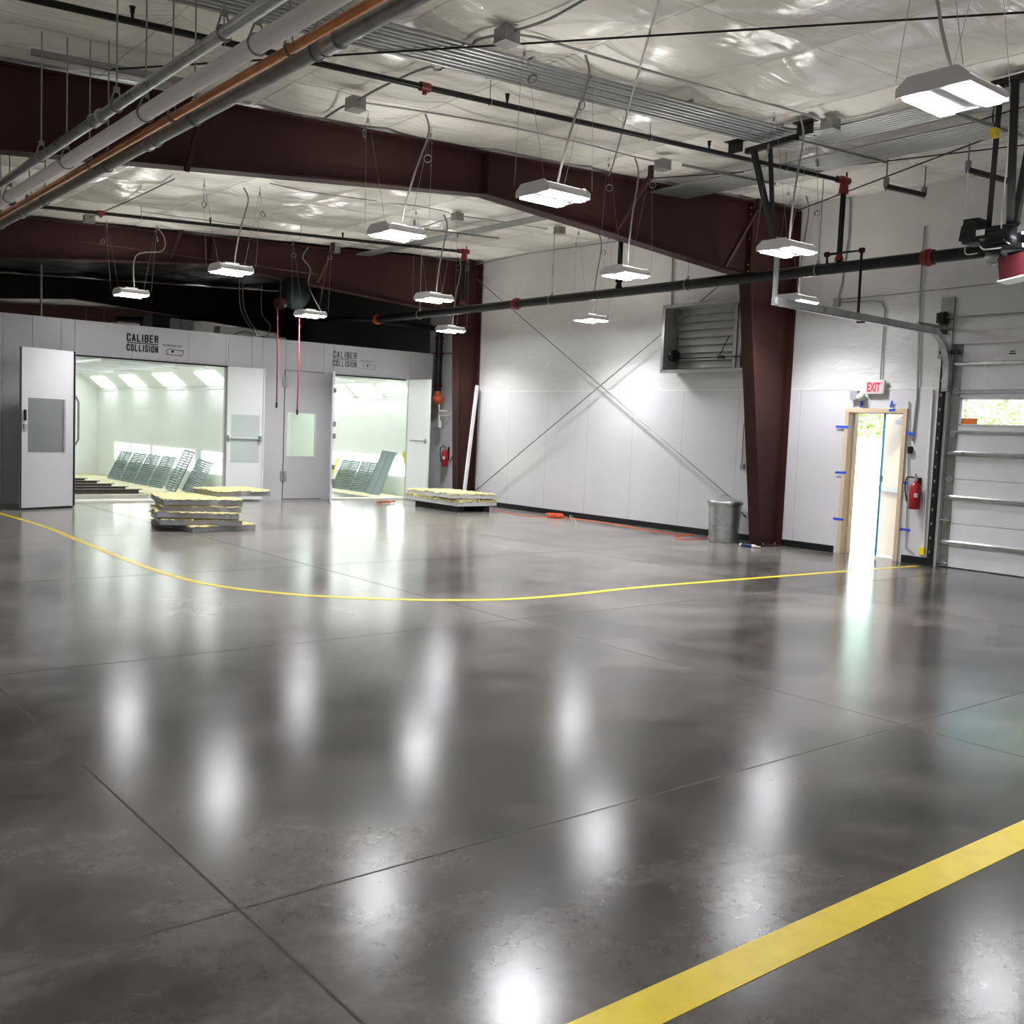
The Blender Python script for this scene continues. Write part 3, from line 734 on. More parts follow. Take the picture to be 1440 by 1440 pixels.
# small yellow connector hanging from the near light
tag(MB().tube(bez([at_y(1400, 140, 4.2), at_y(1396, 165, 4.2), at_y(1399, 178, 4.2)], 4), .006, 6).box(at_y(1399, 187, 4.2), (.07, .05, .07), mi=1).build('cord_plug', [M['black'], M['yellow_tag']]), 'yellow plug hanging on a short cord beside the large light', 'plug')
# ================================================================== WALL X BRACING AND WALL CONDUITS
def wl(x, y, off=.03): p = at_x(x, y, XW-off); return p
t = thing('wall_cross_brace', 'pair of thin steel rods crossing in an X on the white wall', 'cross brace', wl(845, 545))
MB().tube([wl(670, 392, .12), wl(1024, 697, .12)], .011, 8).build('rod', M['galv_dull'], t)
MB().tube([wl(664, 694, .16), wl(1012, 401, .16)], .011, 8).build('rod', M['galv_dull'], t)
def wconduit(pxs, lab, r=.012, mat='conduit', name='wall_conduit', box=None, off=.02):
    p = [wl(*q, off) for q in pxs]
    o = MB().tube(p, r, 8)
    mats = [M[mat]]
    if box:
        for bp, dims, mt in box:
            if M[mt] not in mats: mats.append(M[mt])
            o.box(wl(*bp, off), dims, mi=mats.index(M[mt]))
    return tag(o.build(name, mats), lab, 'conduit')
wconduit([(946, 362), (945, 400), (944, 468), (947, 477)], 'vertical conduit on the white wall left of the louvre', .016)
wconduit([(1050, 588), (1046, 596), (1043, 655)], 'small bent conduit with outlet box left of the red column', .010, box=[((1044, 656), (.04, .07, .09), 'grey_plastic')])
wconduit([(1301, 318), (1297, 360), (1293, 440), (1290, 556), (1283, 620)], 'tall vertical conduit on the wall above the fire extinguisher', .013)
wconduit([(1190, 270), (1196, 282), (1194, 330), (1184, 400), (1178, 420)], 'conduit curving down the wall to a grey box beside the column', .012, box=[((1177, 425), (.05, .10, .13), 'grey_plastic')])
wconduit([(1181, 425), (1228, 423), (1240, 425), (1245, 435), (1242, 470), (1238, 534)], 'conduit bending from the grey box down to the exit sign', .011)
wconduit([(1180, 421), (1240, 416), (1440, 394), (1470, 391)], 'long horizontal conduit across the wall above the garage door', .010)
wconduit([(1278, 565), (1277, 660), (1274, 770), (1285, 779)], 'thin conduit beside exit door with black outlet', .008, box=[((1280, 633), (.05, .06, .10), 'black')])
wconduit([(1312, 548), (1306, 640), (1299, 770)], 'light grey conduit along the garage door track', .014, mat='pvc', box=[((1297, 775), (.06, .08, .10), 'yellow_tag')])
# right of booths, on the same wall
wconduit([(641, 497), (640, 560), (637, 640), (632, 650)], 'dark thin pipe down the wall between booth and far column', .010, mat='black')
wconduit([(607, 497), (641, 497)], 'dark thin horizontal pipe leaving the booth corner', .010, mat='black')
tag(MB().box(wl(641, 612, .03), (.06, .14, .22)).box(wl(641, 612, .062), (.01, .08, .12), mi=1).build('control_panel', [M['white_plastic'], M['grey_plastic']]), 'small white control box on the wall beside the far column', 'control box')
# ================================================================== FIRE EXTINGUISHERS
def extinguisher(base, lab, s=1.0):
    x, y, z = base
    t = thing('fire_extinguisher', lab, 'fire extinguisher', base)
    MB().lathe([(0, 0), (.07, 0), (.078, .015), (.078, .30), (.065, .345), (.03, .375), (.022, .40), (0, .40)], base, 24).build('cylinder', M['ext_red'], t)
    v = MB(); v.tube([(x, y, z+.39), (x, y, z+.44)], .02, 10); v.box((x, y+.0, z+.45), (.03, .05, .04)); v.build('valve', M['galv'], t)
    h = MB(); h.tube([(x, y, z+.46), (x-.05, y-.03, z+.50), (x-.12, y-.05, z+.50)], .009, 6); h.tube([(x, y, z+.45), (x-.05, y-.03, z+.455), (x-.11, y-.05, z+.44)], .008, 6); h.build('handle', M['galv'], t)
    MB().tube(bez([(x, y+.03, z+.45), (x-.03, y+.12, z+.44), (x-.04, y+.13, z+.3), (x-.03, y+.10, z+.1)], 6), .011, 8).build('hose', M['rubber'], t)
    MB().box((x-.062, y-.048, z+.2), (.006, .05, .06), Matrix.Rotation(math.radians(38), 3, 'Z')).build('label_sticker', M['white_plastic'], t)
    MB().box((XW-.01, y, z+.3), (.02, .05, .3)).build('wall_bracket', M['dark_red'], t)
p = wl(1285, 716, .11); extinguisher((p.x, p.y, p.z), 'red fire extinguisher on the wall between exit door and garage door')
p = wl(625, 656, .11); p2_ = extinguisher((p.x, p.y, p.z), 'small red fire extinguisher on the far wall right of the booths')
# ================================================================== EXHAUST LOUVRE
FY1, FY0, FZ0, FZ1 = 12.42, 10.35, 2.80, 3.92
fx = XW-.36
t = thing('wall_louvre', 'galvanised louvre box with slats high on the wall behind the red column', 'louvre', (XW-.18, 11.4, FZ0))
s = MB(); tk = .02
s.mm((fx, FY1-tk, FZ0), (XW, FY1, FZ1)); s.mm((fx, FY0, FZ0), (XW, FY0+tk, FZ1)); s.mm((fx, FY0, FZ0), (XW, FY1, FZ0+tk)); s.mm((fx, FY0, FZ1-tk), (XW, FY1, FZ1))
s.build('housing', M['slat'], t)
r_ = MB()
for a, b in (((FY0-.03, FZ0-.03), (FY1+.03, FZ0+.03)), ((FY0-.03, FZ1-.03), (FY1+.03, FZ1+.03))): r_.mm((fx-.02, a[0], a[1]), (fx, b[0], b[1]))
for a, b in (((FY0-.03, FZ0), (FY0+.03, FZ1)), ((FY1-.03, FZ0), (FY1+.03, FZ1))): r_.mm((fx-.02, a[0], a[1]), (fx, b[0], b[1]))
r_.build('front_flange', M['galv_dull'], t)
for k in range(8):
    z = FZ0+.08+k*.132
    MB().box((XW-.05, (FY0+FY1)/2, z+.05), (.012, FY1-FY0-.05, .135), Matrix.Rotation(.45, 3, 'Y')).build('slat', M['slat'], t)
MB().mm((XW-.16, 10.98, FZ0+.02), (XW-.13, 11.04, FZ1-.02)).mm((XW-.14, 10.9, FZ0+.02), (XW-.10, 10.96, FZ1-.02)).mm((XW-.13, FY1-.10, FZ0+.02), (XW-.10, FY1-.07, FZ1-.02)).build('mullion', M['galv_dull'], t)
MB().lathe([(0, -.05), (.10, -.05), (.10, .05), (0, .05)], (XW-.25, FY1-.16, FZ0+.28), 20, 'y').tube([(XW-.2, FY1-.14, FZ0+.23), (XW-.2, 10.5, FZ0+.23)], .010, 6).tube([(XW-.2, 11.3, FZ0+.23), (XW-.14, 11.15, FZ0+.58)], .008, 6).box((XW-.2, 11.25, FZ0+.23), (.05, .12, .05)).build('actuator', M['black_pipe'], t)
# ================================================================== TRASH CAN
cc = Vector((13.16, 10.72, 0)); t = thing('trash_can', 'galvanised ribbed metal trash can with lid beside the red column', 'trash can', cc)
H_ = .66; seg = 64; vs = []; fs = []
prof = [(0, 0), (.235, 0), (.24, .02), (.232, .035), (.24, .05), (.238, .07)]
body = MB(); body.lathe(prof, cc, seg)
rows = 14
for j in range(rows+1):
    h = .07+(H_-.16)*j/rows
    for k in range(seg*2):
        a = 2*PI*k/(seg*2); rb_ = .238+.03*(h/H_); amp = .011*math.sin(PI*min(1, j/2))*math.sin(PI*min(1, (rows-j)/2)) if 0 < j < rows else 0
        rr = rb_+amp*(1 if math.sin(a*24) > 0 else -1)
        vs.append(cc+Vector((rr*math.cos(a), rr*math.sin(a), h)))
for j in range(rows):
    for k in range(seg*2): fs.append((j*seg*2+k, j*seg*2+(k+1) % (seg*2), (j+1)*seg*2+(k+1) % (seg*2), (j+1)*seg*2+k))
body.add(vs, fs, 0, False)
body.lathe([(.264, H_-.09), (.272, H_-.08), (.266, H_-.06), (.274, H_-.04), (.268, H_-.02), (.272, H_)], cc, seg)
body.build('body', M['galv'], t)
MB().lathe([(.285, H_-.045), (.289, H_-.04), (.289, H_+.005), (.27, H_+.015), (.24, H_+.02), (.15, H_+.05), (0, H_+.06)], cc, 48).build('lid', M['galv'], t)
MB().tube(bez([cc+Vector((-.06, .05, H_+.055)), cc+Vector((-.05, .04, H_+.09)), cc+Vector((.05, -.04, H_+.09)), cc+Vector((.06, -.05, H_+.055))], 5), .008, 6).build('lid_handle', M['galv'], t)
MB().tube(bez([cc+Vector((.10, -.25, .50)), cc+Vector((.12, -.31, .46)), cc+Vector((.16, -.31, .42)), cc+Vector((.17, -.23, .45))], 5), .008, 6).build('side_handle', M['black_pipe'], t)
# caulk tube, cords
a = at_z(1042, 766, .025); b = at_z(1060, 768, .025)
t = thing('caulk_tube', 'dark blue caulk tube lying on the floor at the column base', 'caulk tube', a)
d = (b-a).normalized(); L = .24
MB().tube([a, a+d*L], .024, 16).build('barrel', M['blue_print'], t)
MB().tube([a-d*.015, a+d*.015], .0255, 16).tube([a+d*(L-.05), a+d*L], .0255, 16).build('end_band', M['white_plastic'], t)
MB().tube([a+d*L, a+d*(L+.02), a+d*(L+.10)], [.014, .010, .004], 10).build('nozzle', M['nozzle'], t)
cp = [(692, 716), (730, 724), (765, 727), (800, 729), (830, 732), (870, 738), (920, 747), (960, 752), (975, 752), (950, 755), (953, 757.5), (975, 758.5), (1000, 756)]
t = thing('extension_cord', 'orange extension cord lying along the black baseboard with a coil', 'cord', at_z(783, 728))
MB().tube(bez([at_z(x, y, .008) for x, y in cp], 5), .006, 6).build('cord', M['orange_cord'], t)
co = MB(); cz = at_z(781, 728, 0); rnd = random.Random(2)
for k in range(9): co.torus((cz.x+rnd.uniform(-.02, .02), cz.y+rnd.uniform(-.04, .04), .008+.009*k), .16+rnd.uniform(-.03, .02), .006, (rnd.uniform(-.05, .05), rnd.uniform(-.05, .05), 1), 5, 30)
co.build('coil', M['orange_cord'], t)
MB().torus(at_z(806, 731, .07)+Vector((.0, 0, 0)), .10, .004, (.4, -.6, .5), 5, 30).build('loose_loop', M['nozzle'], t)
MB().box(at_z(1001, 755, .02), (.06, .12, .035)).build('connector', M['white_plastic'], t)
# ================================================================== EXIT DOOR
fr = MB(); e = .06; dx = .05
fr.mm((XW-.03, DY0-e, 0), (XW+.205, DY0+.006, DZ)); fr.mm((XW-.03, DY1-.006, 0), (XW+.205, DY1+e, DZ)); fr.mm((XW-.03, DY0-e, DZ-.006), (XW+.205, DY1+e, DZ+e))
fr.mm((XW+.11, DY0, 0), (XW+.206, DY0+.03, DZ)); fr.mm((XW+.11, DY1-.03, 0), (XW+.206, DY1, DZ)); fr.mm((XW+.11, DY0, DZ-.016), (XW+.2, DY1, DZ))
struct(fr.build('trim_2', M['tan'], bevel=.004))
DR = bpy.data.objects.new('door_1', None); COL.objects.link(DR); DR.location = (XW+.20, DY0+.005, 0); DR['kind'] = 'structure'
DR['label'] = 'cream steel exit door standing open to the bright yard'
dw = DY1-DY0-.02; bx_ = XW+.20; by_ = DY0+.005
MB().mm((bx_, by_, .01), (bx_+.045, by_+dw, DZ-.01)).build('door_leaf', M['cream'], DR, bevel=.003)
MB().mm((bx_-.06, by_+.06, .98), (bx_-.02, by_+dw-.05, 1.05)).box((bx_-.03, by_+.07, 1.015), (.06, .07, .08)).box((bx_-.035, by_+dw-.09, 1.015), (.07, .12, .09)).build('panic_bar', M['white_plastic'], DR)
MB().box((bx_-.012, by_+dw-.08, 1.16), (.025, .07, .09)).build('deadbolt', M['grey_plastic'], DR)
MB().box((bx_-.035, by_+.2, 2.02), (.06, .28, .07)).tube([(bx_-.05, by_+.28, 2.06), (bx_-.12, by_+.10, 2.08), (bx_-.10, by_-.02, 2.10)], .008, 6).build('door_closer', M['white_plastic'], DR)
MB().tube([(bx_-.01, by_+.12, .03), (bx_-.08, by_+.12, .03)], .012, 8).build('door_stop', M['galv_dull'], DR)
DR.rotation_euler.z = -math.radians(33)
# teal protective strip hanging in the doorway
pt_, pb_ = at_x(1246, 574, XW+.04), at_x(1246, 786, XW+.04)
tag(MB().mm((XW+.03, pt_.y-.012, .03), (XW+.036, pt_.y+.018, DZ)).build('plastic_strip', M['teal_strip']), 'thin teal plastic strip hanging down the middle of the exit doorway', 'strip')
# tape
tapes = [((1175.5, 600.5), (1193.5, 600), 'h'), ((1174.5, 664), (1190, 665), 'h'), ((1171.5, 730.5), (1186, 729.5), 'h'), ((1274, 609.5), (1286, 610), 'h'), ((1270, 679), (1276, 680), 'h'), ((1265, 744), (1280, 745.5), 'h'), ((1210, 564), (1212, 573), 'v'), ((1253, 564), (1254, 573), 'v'), ((1250, 577), (1259, 576), 'h')]
names = ['upper left side', 'middle left side', 'lower left side', 'upper right side', 'middle right side', 'lower right side', 'top left corner', 'top right corner, on the wall', 'top right, on the frame']
for (a, b, k), nm in zip(tapes, names):
    A = wl(*a, .034); B = wl(*b, .034); c_ = (A+B)/2; L = max((A-B).length, .05)
    if k == 'h': o = MB().box((XW-.033, c_.y, c_.z), (.002, L, .035), Matrix.Rotation(random.uniform(-.05, .05), 3, 'X'))
    else: o = MB().box((XW-.033, c_.y, c_.z), (.002, .035, .10), Matrix.Rotation(.2, 3, 'X'))
    o.box((XW-.016, c_.y, c_.z), (.034, .02, .02))
    tag(o.build('tape_strip', M['tape']), 'blue tape strip on the exit door frame, '+nm, 'tape', 'blue tape strips around the exit door')
# exit sign
c_ = wl(1231, 544.5, .05); t = thing('exit_sign', 'lit red and white EXIT sign above the open door', 'sign', c_)
SW, SH = .31, .20
MB().box(c_, (.06, SW, SH)).build('case', M['white_plastic'], t, bevel=.004)
MB().box(c_+Vector((-.032, .0, 0)), (.004, SW-.035, SH-.035)).build('face', M['exit_face'], t)
tx = MB(); text_into(tx, 'EXIT', c_+Vector((-.036, .118, -.062)), .178, (0, -1, 0), (0, 0, 1), sx=.60, bold=.006); tx.build('letters', M['exit_red'], t)
c_ = wl(1207, 557, .05); t = thing('alarm_horn', 'grey box with round white alarm horn above the exit door', 'alarm', c_)
MB().box(c_+Vector((.0, .06, .01)), (.07, .12, .13)).build('back_box', M['grey_plastic'], t)
MB().lathe([(0, -.06), (.045, -.055), (.062, -.02), (.062, .02), (0, .02)], c_+Vector((-.02, -.06, -.01)), 24, 'x').build('horn', M['white_plastic'], t)
# ================================================================== SECTIONAL DOOR
D2 = bpy.data.objects.new('door_2', None); COL.objects.link(D2); D2.location = (XW+.08, 5.1, 0); D2['kind'] = 'structure'
D2['label'] = 'white sectional garage door with galvanised struts'
dx0 = XW+.06
secs = [(0.01, .62), (.625, 1.24), (1.245, 1.87), (1.875, 2.47), (2.475, 3.12)]
wins = [(5.85, 7.18), (4.35, 5.68), (2.98, 4.18)]
for i, (a, b) in enumerate(secs):
    m_ = MB()
    if i == 3:
        m_.mm((dx0, 2.9, a), (dx0+.045, 7.33, 1.985)); m_.mm((dx0, 2.9, 2.365), (dx0+.045, 7.33, b))
        ys_ = [7.33]+[v for w_ in wins for v in (w_[1], w_[0])]+[2.9]
        for k in range(0, len(ys_), 2): m_.mm((dx0, ys_[k+1], 1.985), (dx0+.045, ys_[k], 2.365))
    else:
        m_.mm((dx0, 2.9, a), (dx0+.045, 7.33, b))
    m_.build('door_section', M['white_steel'], D2, bevel=.004)
MB().mm((dx0+.046, 2.8, 0), (dx0+.056, 7.40, 1.99)).mm((dx0+.046, 2.8, 2.36), (dx0+.056, 7.40, 3.2)).mm((dx0+.046, 7.17, 1.99), (dx0+.056, 7.40, 2.36)).mm((dx0+.046, 5.67, 1.99), (dx0+.056, 5.86, 2.36)).build('daylight_stop', M['white_steel'], D2)  # added slab behind the sections, stops daylight leaking through the seams
for (a, b) in wins:
    f = MB(); z0, z1 = 1.985, 2.365; k = .022
    f.mm((dx0-.01, a, z0), (dx0+.05, b, z0+k)); f.mm((dx0-.01, a, z1-k), (dx0+.05, b, z1)); f.mm((dx0-.01, a, z0), (dx0+.05, a+k, z1)); f.mm((dx0-.01, b-k, z0), (dx0+.05, b, z1))
    fo = f.build('window_frame', M['white_plastic'], D2)
    MB().mm((dx0+.018, a+k, z0+k), (dx0+.022, b-k, z1-k)).build('window_pane', M['glass'], fo)
p = at_x(1352, 588, dx0-.005); q = at_x(1373, 598, dx0-.005)
MB().mm((dx0+.012, q.y, q.z), (dx0+.015, p.y, p.z+.0)).build('orange_sticker', M['orange_label'], D2)
for z, rr in ((.35, .028), (.98, .028), (1.60, .028), (1.90, .014), (2.44, .014), (2.83, .028)):
    m_ = MB(); m_.prism([(dx0, z-rr*1.2), (dx0-.02, z-rr*1.2), (dx0-.03, z-rr*.6), (dx0-.06 if rr > .02 else dx0-.035, z-rr*.5), (dx0-.06 if rr > .02 else dx0-.035, z+rr*.5), (dx0-.03, z+rr*.6), (dx0-.02, z+rr*1.2), (dx0, z+rr*1.2)], 'y', 2.9, 7.30)
    m_.build('strut', M['galv'], D2)
MB().mm((dx0-.006, 7.20, .02), (dx0, 7.33, 3.1)).build('end_stile', M['galv_dull'], D2)
for z in (2.46, 1.87, 1.24, .66, .06):
    m_ = MB(); m_.box((dx0-.02, 7.25, z), (.02, .07, .09)); m_.tube([(dx0-.035, 7.20, z), (dx0-.035, 7.42, z)], .009, 8); m_.lathe([(0, -.012), (.025, -.012), (.025, .012), (0, .012)], (dx0-.035, 7.40, z), 14, 'y'); m_.box((dx0-.035, 7.27, z), (.03, .03, .04))
    m_.build('hinge_roller', M['galv'], D2)
# printed notes on the door
tx = MB(); p = at_x(1424, 497, dx0-.002); tx.box((dx0-.002, p.y, p.z+.03), (.002, .07, .015)).box((dx0-.002, p.y, p.z), (.002, .09, .02)); p = at_x(1331, 784, dx0-.002); tx.box((dx0-.002, p.y, p.z+.03), (.002, .06, .012)).box((dx0-.002, p.y, p.z), (.002, .05, .010)); tx.build('printed_marks', M['ink'], D2)
# tracks
ty = 7.41
m_ = MB(); m_.mm((XW-.075, ty-.03, 0.0), (XW+.02, ty+.035, 3.0)); m_.build('vertical_track', M['black'], D2)
m_ = MB()
for k in range(14): m_.box((XW-.078, ty, .2+k*.2), (.006, .018, .035))
m_.build('track_slots', M['galv'], D2)
arc = [(XW-.05-.52*(1-math.cos(a)), 7.36, 2.72+.52*math.sin(a)) for a in [PI/2*k/12 for k in range(13)]]
MB().tube([(XW-.05, 7.36, 2.9-.45)]+arc+[(12.8, 7.35, 3.24), (9.62, 7.30, 3.24)], .050, 4, smooth=False).build('horizontal_track', M['galv'], D2)
MB().mm((XW-.9, 7.345, 3.29), (XW, 7.375, 3.33)).mm((9.62, 7.235, 3.182), (XW-.6, 7.25, 3.196)).build('track_angle', M['galv_dull'], D2)
MB().mm((XW-.04, 7.33, 2.9), (XW+.0, 7.52, 3.75)).build('bearing_bracket', M['galv_dull'], D2)
c_ = at_x(1325, 447, XW-.09)
MB().lathe([(0, -.05), (.075, -.05), (.085, -.04), (.085, .04), (.075, .05), (0, .05)], (XW-.09, c_.y-.02, c_.z), 22, 'y').box((XW-.06, c_.y+.05, c_.z), (.10, .05, .14)).box((XW-.05, c_.y, c_.z-.14), (.06, .10, .16)).build('cable_drum', M['black_pipe'], D2)
MB().tube([(XW-.09, c_.y+.08, c_.z), (XW-.09, 2.7, c_.z)], .013, 10).build('torsion_shaft', M['galv_dull'], D2)
MB().box((XW-.05, 7.34, 2.99), (.08, .26, .05)).build('top_roller', M['black_pipe'], D2)
struct(MB().mm((XW-.008, SY0-.1, SZ), (XW+.02, SY1+.12, SZ+.16)).mm((XW-.008, SY1, 0), (XW+.012, SY1+.12, SZ)).build('trim_3', M['liner']))
# ================================================================== SPRAY BOOTHS
def seam_wall(mb, xa, xb, za, zb, cuts, y0=YB, th=.07):
    xs = [xa]+[c for c in cuts if xa < c < xb]+[xb]
    for a, b in zip(xs, xs[1:]): mb.mm((a+.003, y0, za), (b-.003, y0+th, zb))
HB = 3.345; DH = 2.725; YE = 29.4
def booth(xo0, xo1, xi0, xi1, openings, label, cuts, panels, lows, YE=29.4):
    t = thing('spray_booth', label, 'spray booth', ((xo0+xo1)/2, YB, 0), 'spray booths')
    m_ = MB(); xs = xo0
    for (a, b) in openings: seam_wall(m_, xs, a, 0, HB, cuts); seam_wall(m_, a, b, DH, HB, cuts); xs = b
    seam_wall(m_, xs, xo1, 0, HB, cuts)
    m_.build('front_wall', M['booth'], t)
    MB().mm((xo0, YB-.004, HB), (xo1, YB+.09, HB+.012)).build('top_trim', M['booth'], t)
    m_ = MB(); m_.mm((xo0, YB+.07, 0), (xi0, YE, 2.95)); m_.build('side_wall', M['booth_in'], t)
    m_ = MB(); m_.mm((xi1, YB+.07, 0), (xo1, YE, 2.95)); 
    m_.build('side_wall', M['booth_in'], t)
    MB().mm((xo0, YE, 0), (xo1, YE+.08, 2.95)).build('back_wall', M['booth_in'], t)
    MB().mm((xo0, YB+.07, 2.76), (xo1, YE, 2.95)).build('roof_panel', M['booth_in'], t)
    # inside of the front wall
    m_ = MB(); xs = xi0
    for (a, b) in openings: 
        if a > xs: m_.mm((xs, YB+.072, 0), (a, YB+.09, 2.76))
        xs = b
    if xi1 > xs: m_.mm((xs, YB+.072, 0), (xi1, YB+.09, 2.76))
    m_.build('front_lining', M['booth_in'], t)
    # inclined light cove along the right side
    MB().prism([(xi1, 2.34), (xi1, 2.76), (xi1-.50, 2.76)], 'y', YB+.1, YE).build('light_cove', M['booth_in'], t)
    dirv = Vector((-.50, 0, .42)).normalized(); nrm = Vector((-.42, 0, -.50)).normalized()
    for (ya, yb) in panels:
        c0 = Vector((xi1, 0, 2.34))
        vs = []
        for h in (0, .012):
            for s_, y in ((.07, ya), (.07, yb), (.47, yb), (.47, ya)):
                q = c0+dirv*s_+nrm*(.004+h); vs.append(Vector((q.x, y, q.z)))
        MB().add(vs, [(0,1,2,3),(7,6,5,4),(0,4,5,1),(1,5,6,2),(2,6,7,3),(3,7,4,0)]).build('light_panel', M['booth_light'], t)
    MB().prism([(xi0, 2.34), (xi0, 2.76), (xi0+.50, 2.76)], 'y', YB+.1, YE).build('light_cove', M['booth_in'], t)  # unseen left cove and panels, added to brighten booth ceiling and right wall
    dl = Vector((.50, 0, .42)).normalized(); nl = Vector((.42, 0, -.50)).normalized()
    for (ya, yb) in panels:
        c0 = Vector((xi0, 0, 2.34)); vs = []
        for h in (0, .012):
            for s_, y in ((.07, ya), (.07, yb), (.47, yb), (.47, ya)):
                q = c0+dl*s_+nl*(.004+h); vs.append(Vector((q.x, y, q.z)))
        MB().add(vs, [(0,3,2,1),(4,5,6,7),(0,1,5,4),(1,2,6,5),(2,3,7,6),(3,0,4,7)]).build('light_panel', M['booth_light'], t)
    for (ya, yb) in lows:
        MB().mm((xi1-.012, ya, .48), (xi1-.001, yb, .93)).build('light_panel', M['booth_light'], t)
    # ceiling rails
    m_ = MB()
    for k in range(6): m_.mm((xi0, YB+.9+k*1.45, 2.70), (xi1-.5, YB+.95+k*1.45, 2.755))
    m_.mm((xi0+1.2, YB+.2, 2.66), (xi0+1.25, YE, 2.70)); m_.mm((xi1-1.4, YB+.2, 2.66), (xi1-1.35, YE, 2.70))
    m_.build('filter_rails', M['booth_in'], t)
    # corner moulding along the cove and horizontal wall joints
    MB().mm((xi1-.015, YB+.1, 2.30), (xi1, YE, 2.34)).mm((xi1-.004, YB+.1, 1.86), (xi1, YE, 1.866)).mm((xi1-.004, YB+.1, 1.24), (xi1, YE, 1.246)).build('wall_moulding', M['booth_in'], t)
    return t
bx_cuts = [3.6, 4.36, 4.85, 5.33, 6.6, 7.7, 8.52, 9.02]
O1 = (5.57, 8.47); O2 = (10.90, 12.86); MD = (9.77, 10.66)
b1 = booth(3.1, 9.25, 4.9, 8.9, [O1], 'left spray booth with wide open doorway and black sign lettering', bx_cuts,
  [(27.66, 28.78), (25.37, 26.46), (22.84, 24.09), (20.46, 21.55)], [(26.71, 27.84), (25.25, 26.51), (23.75, 25.0), (22.38, 23.64), (20.6, 21.95)])
b2 = booth(9.25, 13.48, 9.60, 13.3, [MD, O2], 'right spray booth with narrower open doorway at the far column', [13.0],
  [(24.33, 25.45), (22.96, 24.08), (21.55, 22.70), (20.15, 21.30)], [(23.85, 25.0), (22.48, 23.72), (21.45, 22.38), (20.35, 21.2)], YE=26.4)
# dark track under the door headers
MB().mm((O1[0], YB-.03, DH-.03), (O1[1]+.05, YB+.02, DH)).build('header_track', M['black'], b1)
MB().mm((O2[0], YB-.03, DH-.03), (O2[1]-.12, YB+.02, DH)).build('header_track', M['black'], b2)
MB().mm((O1[0]-.003, YB+.01, 0), (O1[0]+.006, YB+.08, DH)).build('door_jamb', M['booth'], b1); MB().mm((O1[1]-.006, YB+.01, 0), (O1[1]+.003, YB+.08, DH)).build('door_jamb', M['booth'], b1)
MB().mm((O2[0]-.003, YB+.01, 0), (O2[0]+.006, YB+.08, DH)).build('door_jamb', M['booth'], b2); MB().mm((O2[1]-.006, YB+.01, 0), (O2[1]+.003, YB+.08, DH)).build('door_jamb', M['booth'], b2)
MB().mm((O1[0], YB-.02, 0), (O1[1], YB+.5, .03)).build('door_sill', M['pale_board'], b1)
MB().mm((O2[0], YB-.02, 0), (O2[1], YB+.3, .03)).build('door_sill', M['pale_board'], b2)
def leaf(par, p0, p1, name='door_leaf', mat='booth', h=DH-.01, z0=.04, th=.045):
    p0 = Vector((*p0, 0)); p1 = Vector((*p1, 0)); d = (p1-p0).normalized(); n = Vector((-d.y, d.x, 0))
    vs = []
    for z in (z0, h):
        for p, s in ((p0, 0), (p1, 0), (p1, 1), (p0, 1)): vs.append(Vector((p.x, p.y, z))+n*th*s)
    o = MB().add(vs, [(3,2,1,0),(4,5,6,7),(0,1,5,4),(1,2,6,5),(2,3,7,6),(3,0,4,7)]).build(name, M[mat], par)
    return o, p0, d, n, (p1-p0).length
def onleaf(o, p0, d, n, u0, u1, z0, z1, name, mat, side=-1, dep=.006, par=None):
    vs = []
    off0, off1 = (0, -dep) if side < 0 else (.045, .045+dep)
    for s in (off0, off1):
        for u_, z in ((u0, z0), (u1, z0), (u1, z1), (u0, z1)): q = p0+d*u_+n*s; vs.append(Vector((q.x, q.y, z)))
    return MB().add(vs, [(0,1,2,3),(7,6,5,4),(0,4,5,1),(1,5,6,2),(2,6,7,3),(3,7,4,0)]).build(name, M[mat], o)
# left booth: folding leaf on the left
l1 = leaf(b1, (5.30, 18.72), (5.57, YB-.01))
l2 = leaf(b1, (4.33, 18.33), (5.27, 18.70), mat='booth')
o, p0, d, n, L = l2
onleaf(o, p0, d, n, .13, .83, .98, 1.88, 'window', 'grey_glass')
onleaf(o, p0, d, n, .79, .83, .98, 1.86, 'edge_pull', 'galv', dep=.02)
onleaf(o, p0, d, n, .05, .075, 1.50, 1.68, 'handle', 'black', dep=.04)
onleaf(o, p0, d, n, .04, .10, 1.36, 1.44, 'lock', 'grey_plastic', dep=.03)
onleaf(o, p0, d, n, L-.012, L+.012, .04, DH-.01, 'edge_seal', 'black', dep=.02)
onleaf(o, p0, d, n, -.012, .008, .04, DH-.01, 'edge_seal', 'black', dep=.004)
o, p0, d, n, L = l1
MB().tube([p0+Vector((.03, .1, 1.95)), p0+Vector((.08, .1, 1.85)), p0+Vector((.08, .1, 1.2)), p0+Vector((.03, .1, 1.1))], .02, 6).build('push_bar', M['galv_dull'], o)
# left booth: leaf folded back to the right, with inner window and bar
l3 = leaf(b1, (8.49, YB-.06), (9.22, YB-.16), mat='booth_in')
o, p0, d, n, L = l3
onleaf(o, p0, d, n, .09, .66, .80, 1.76, 'window', 'frost')
onleaf(o, p0, d, n, .03, L-.03, 1.28, 1.30, 'push_bar', 'white_steel', dep=.05)
onleaf(o, p0, d, n, L-.10, L-.04, 1.22, 1.34, 'bar_bracket', 'galv_dull', dep=.05)
onleaf(o, p0, d, n, .0, .03, 1.22, 1.34, 'bar_bracket', 'galv_dull', dep=.05)
onleaf(o, p0, d, n, L-.01, L+.02, .04, DH, 'edge_strip', 'white_steel', dep=.03)
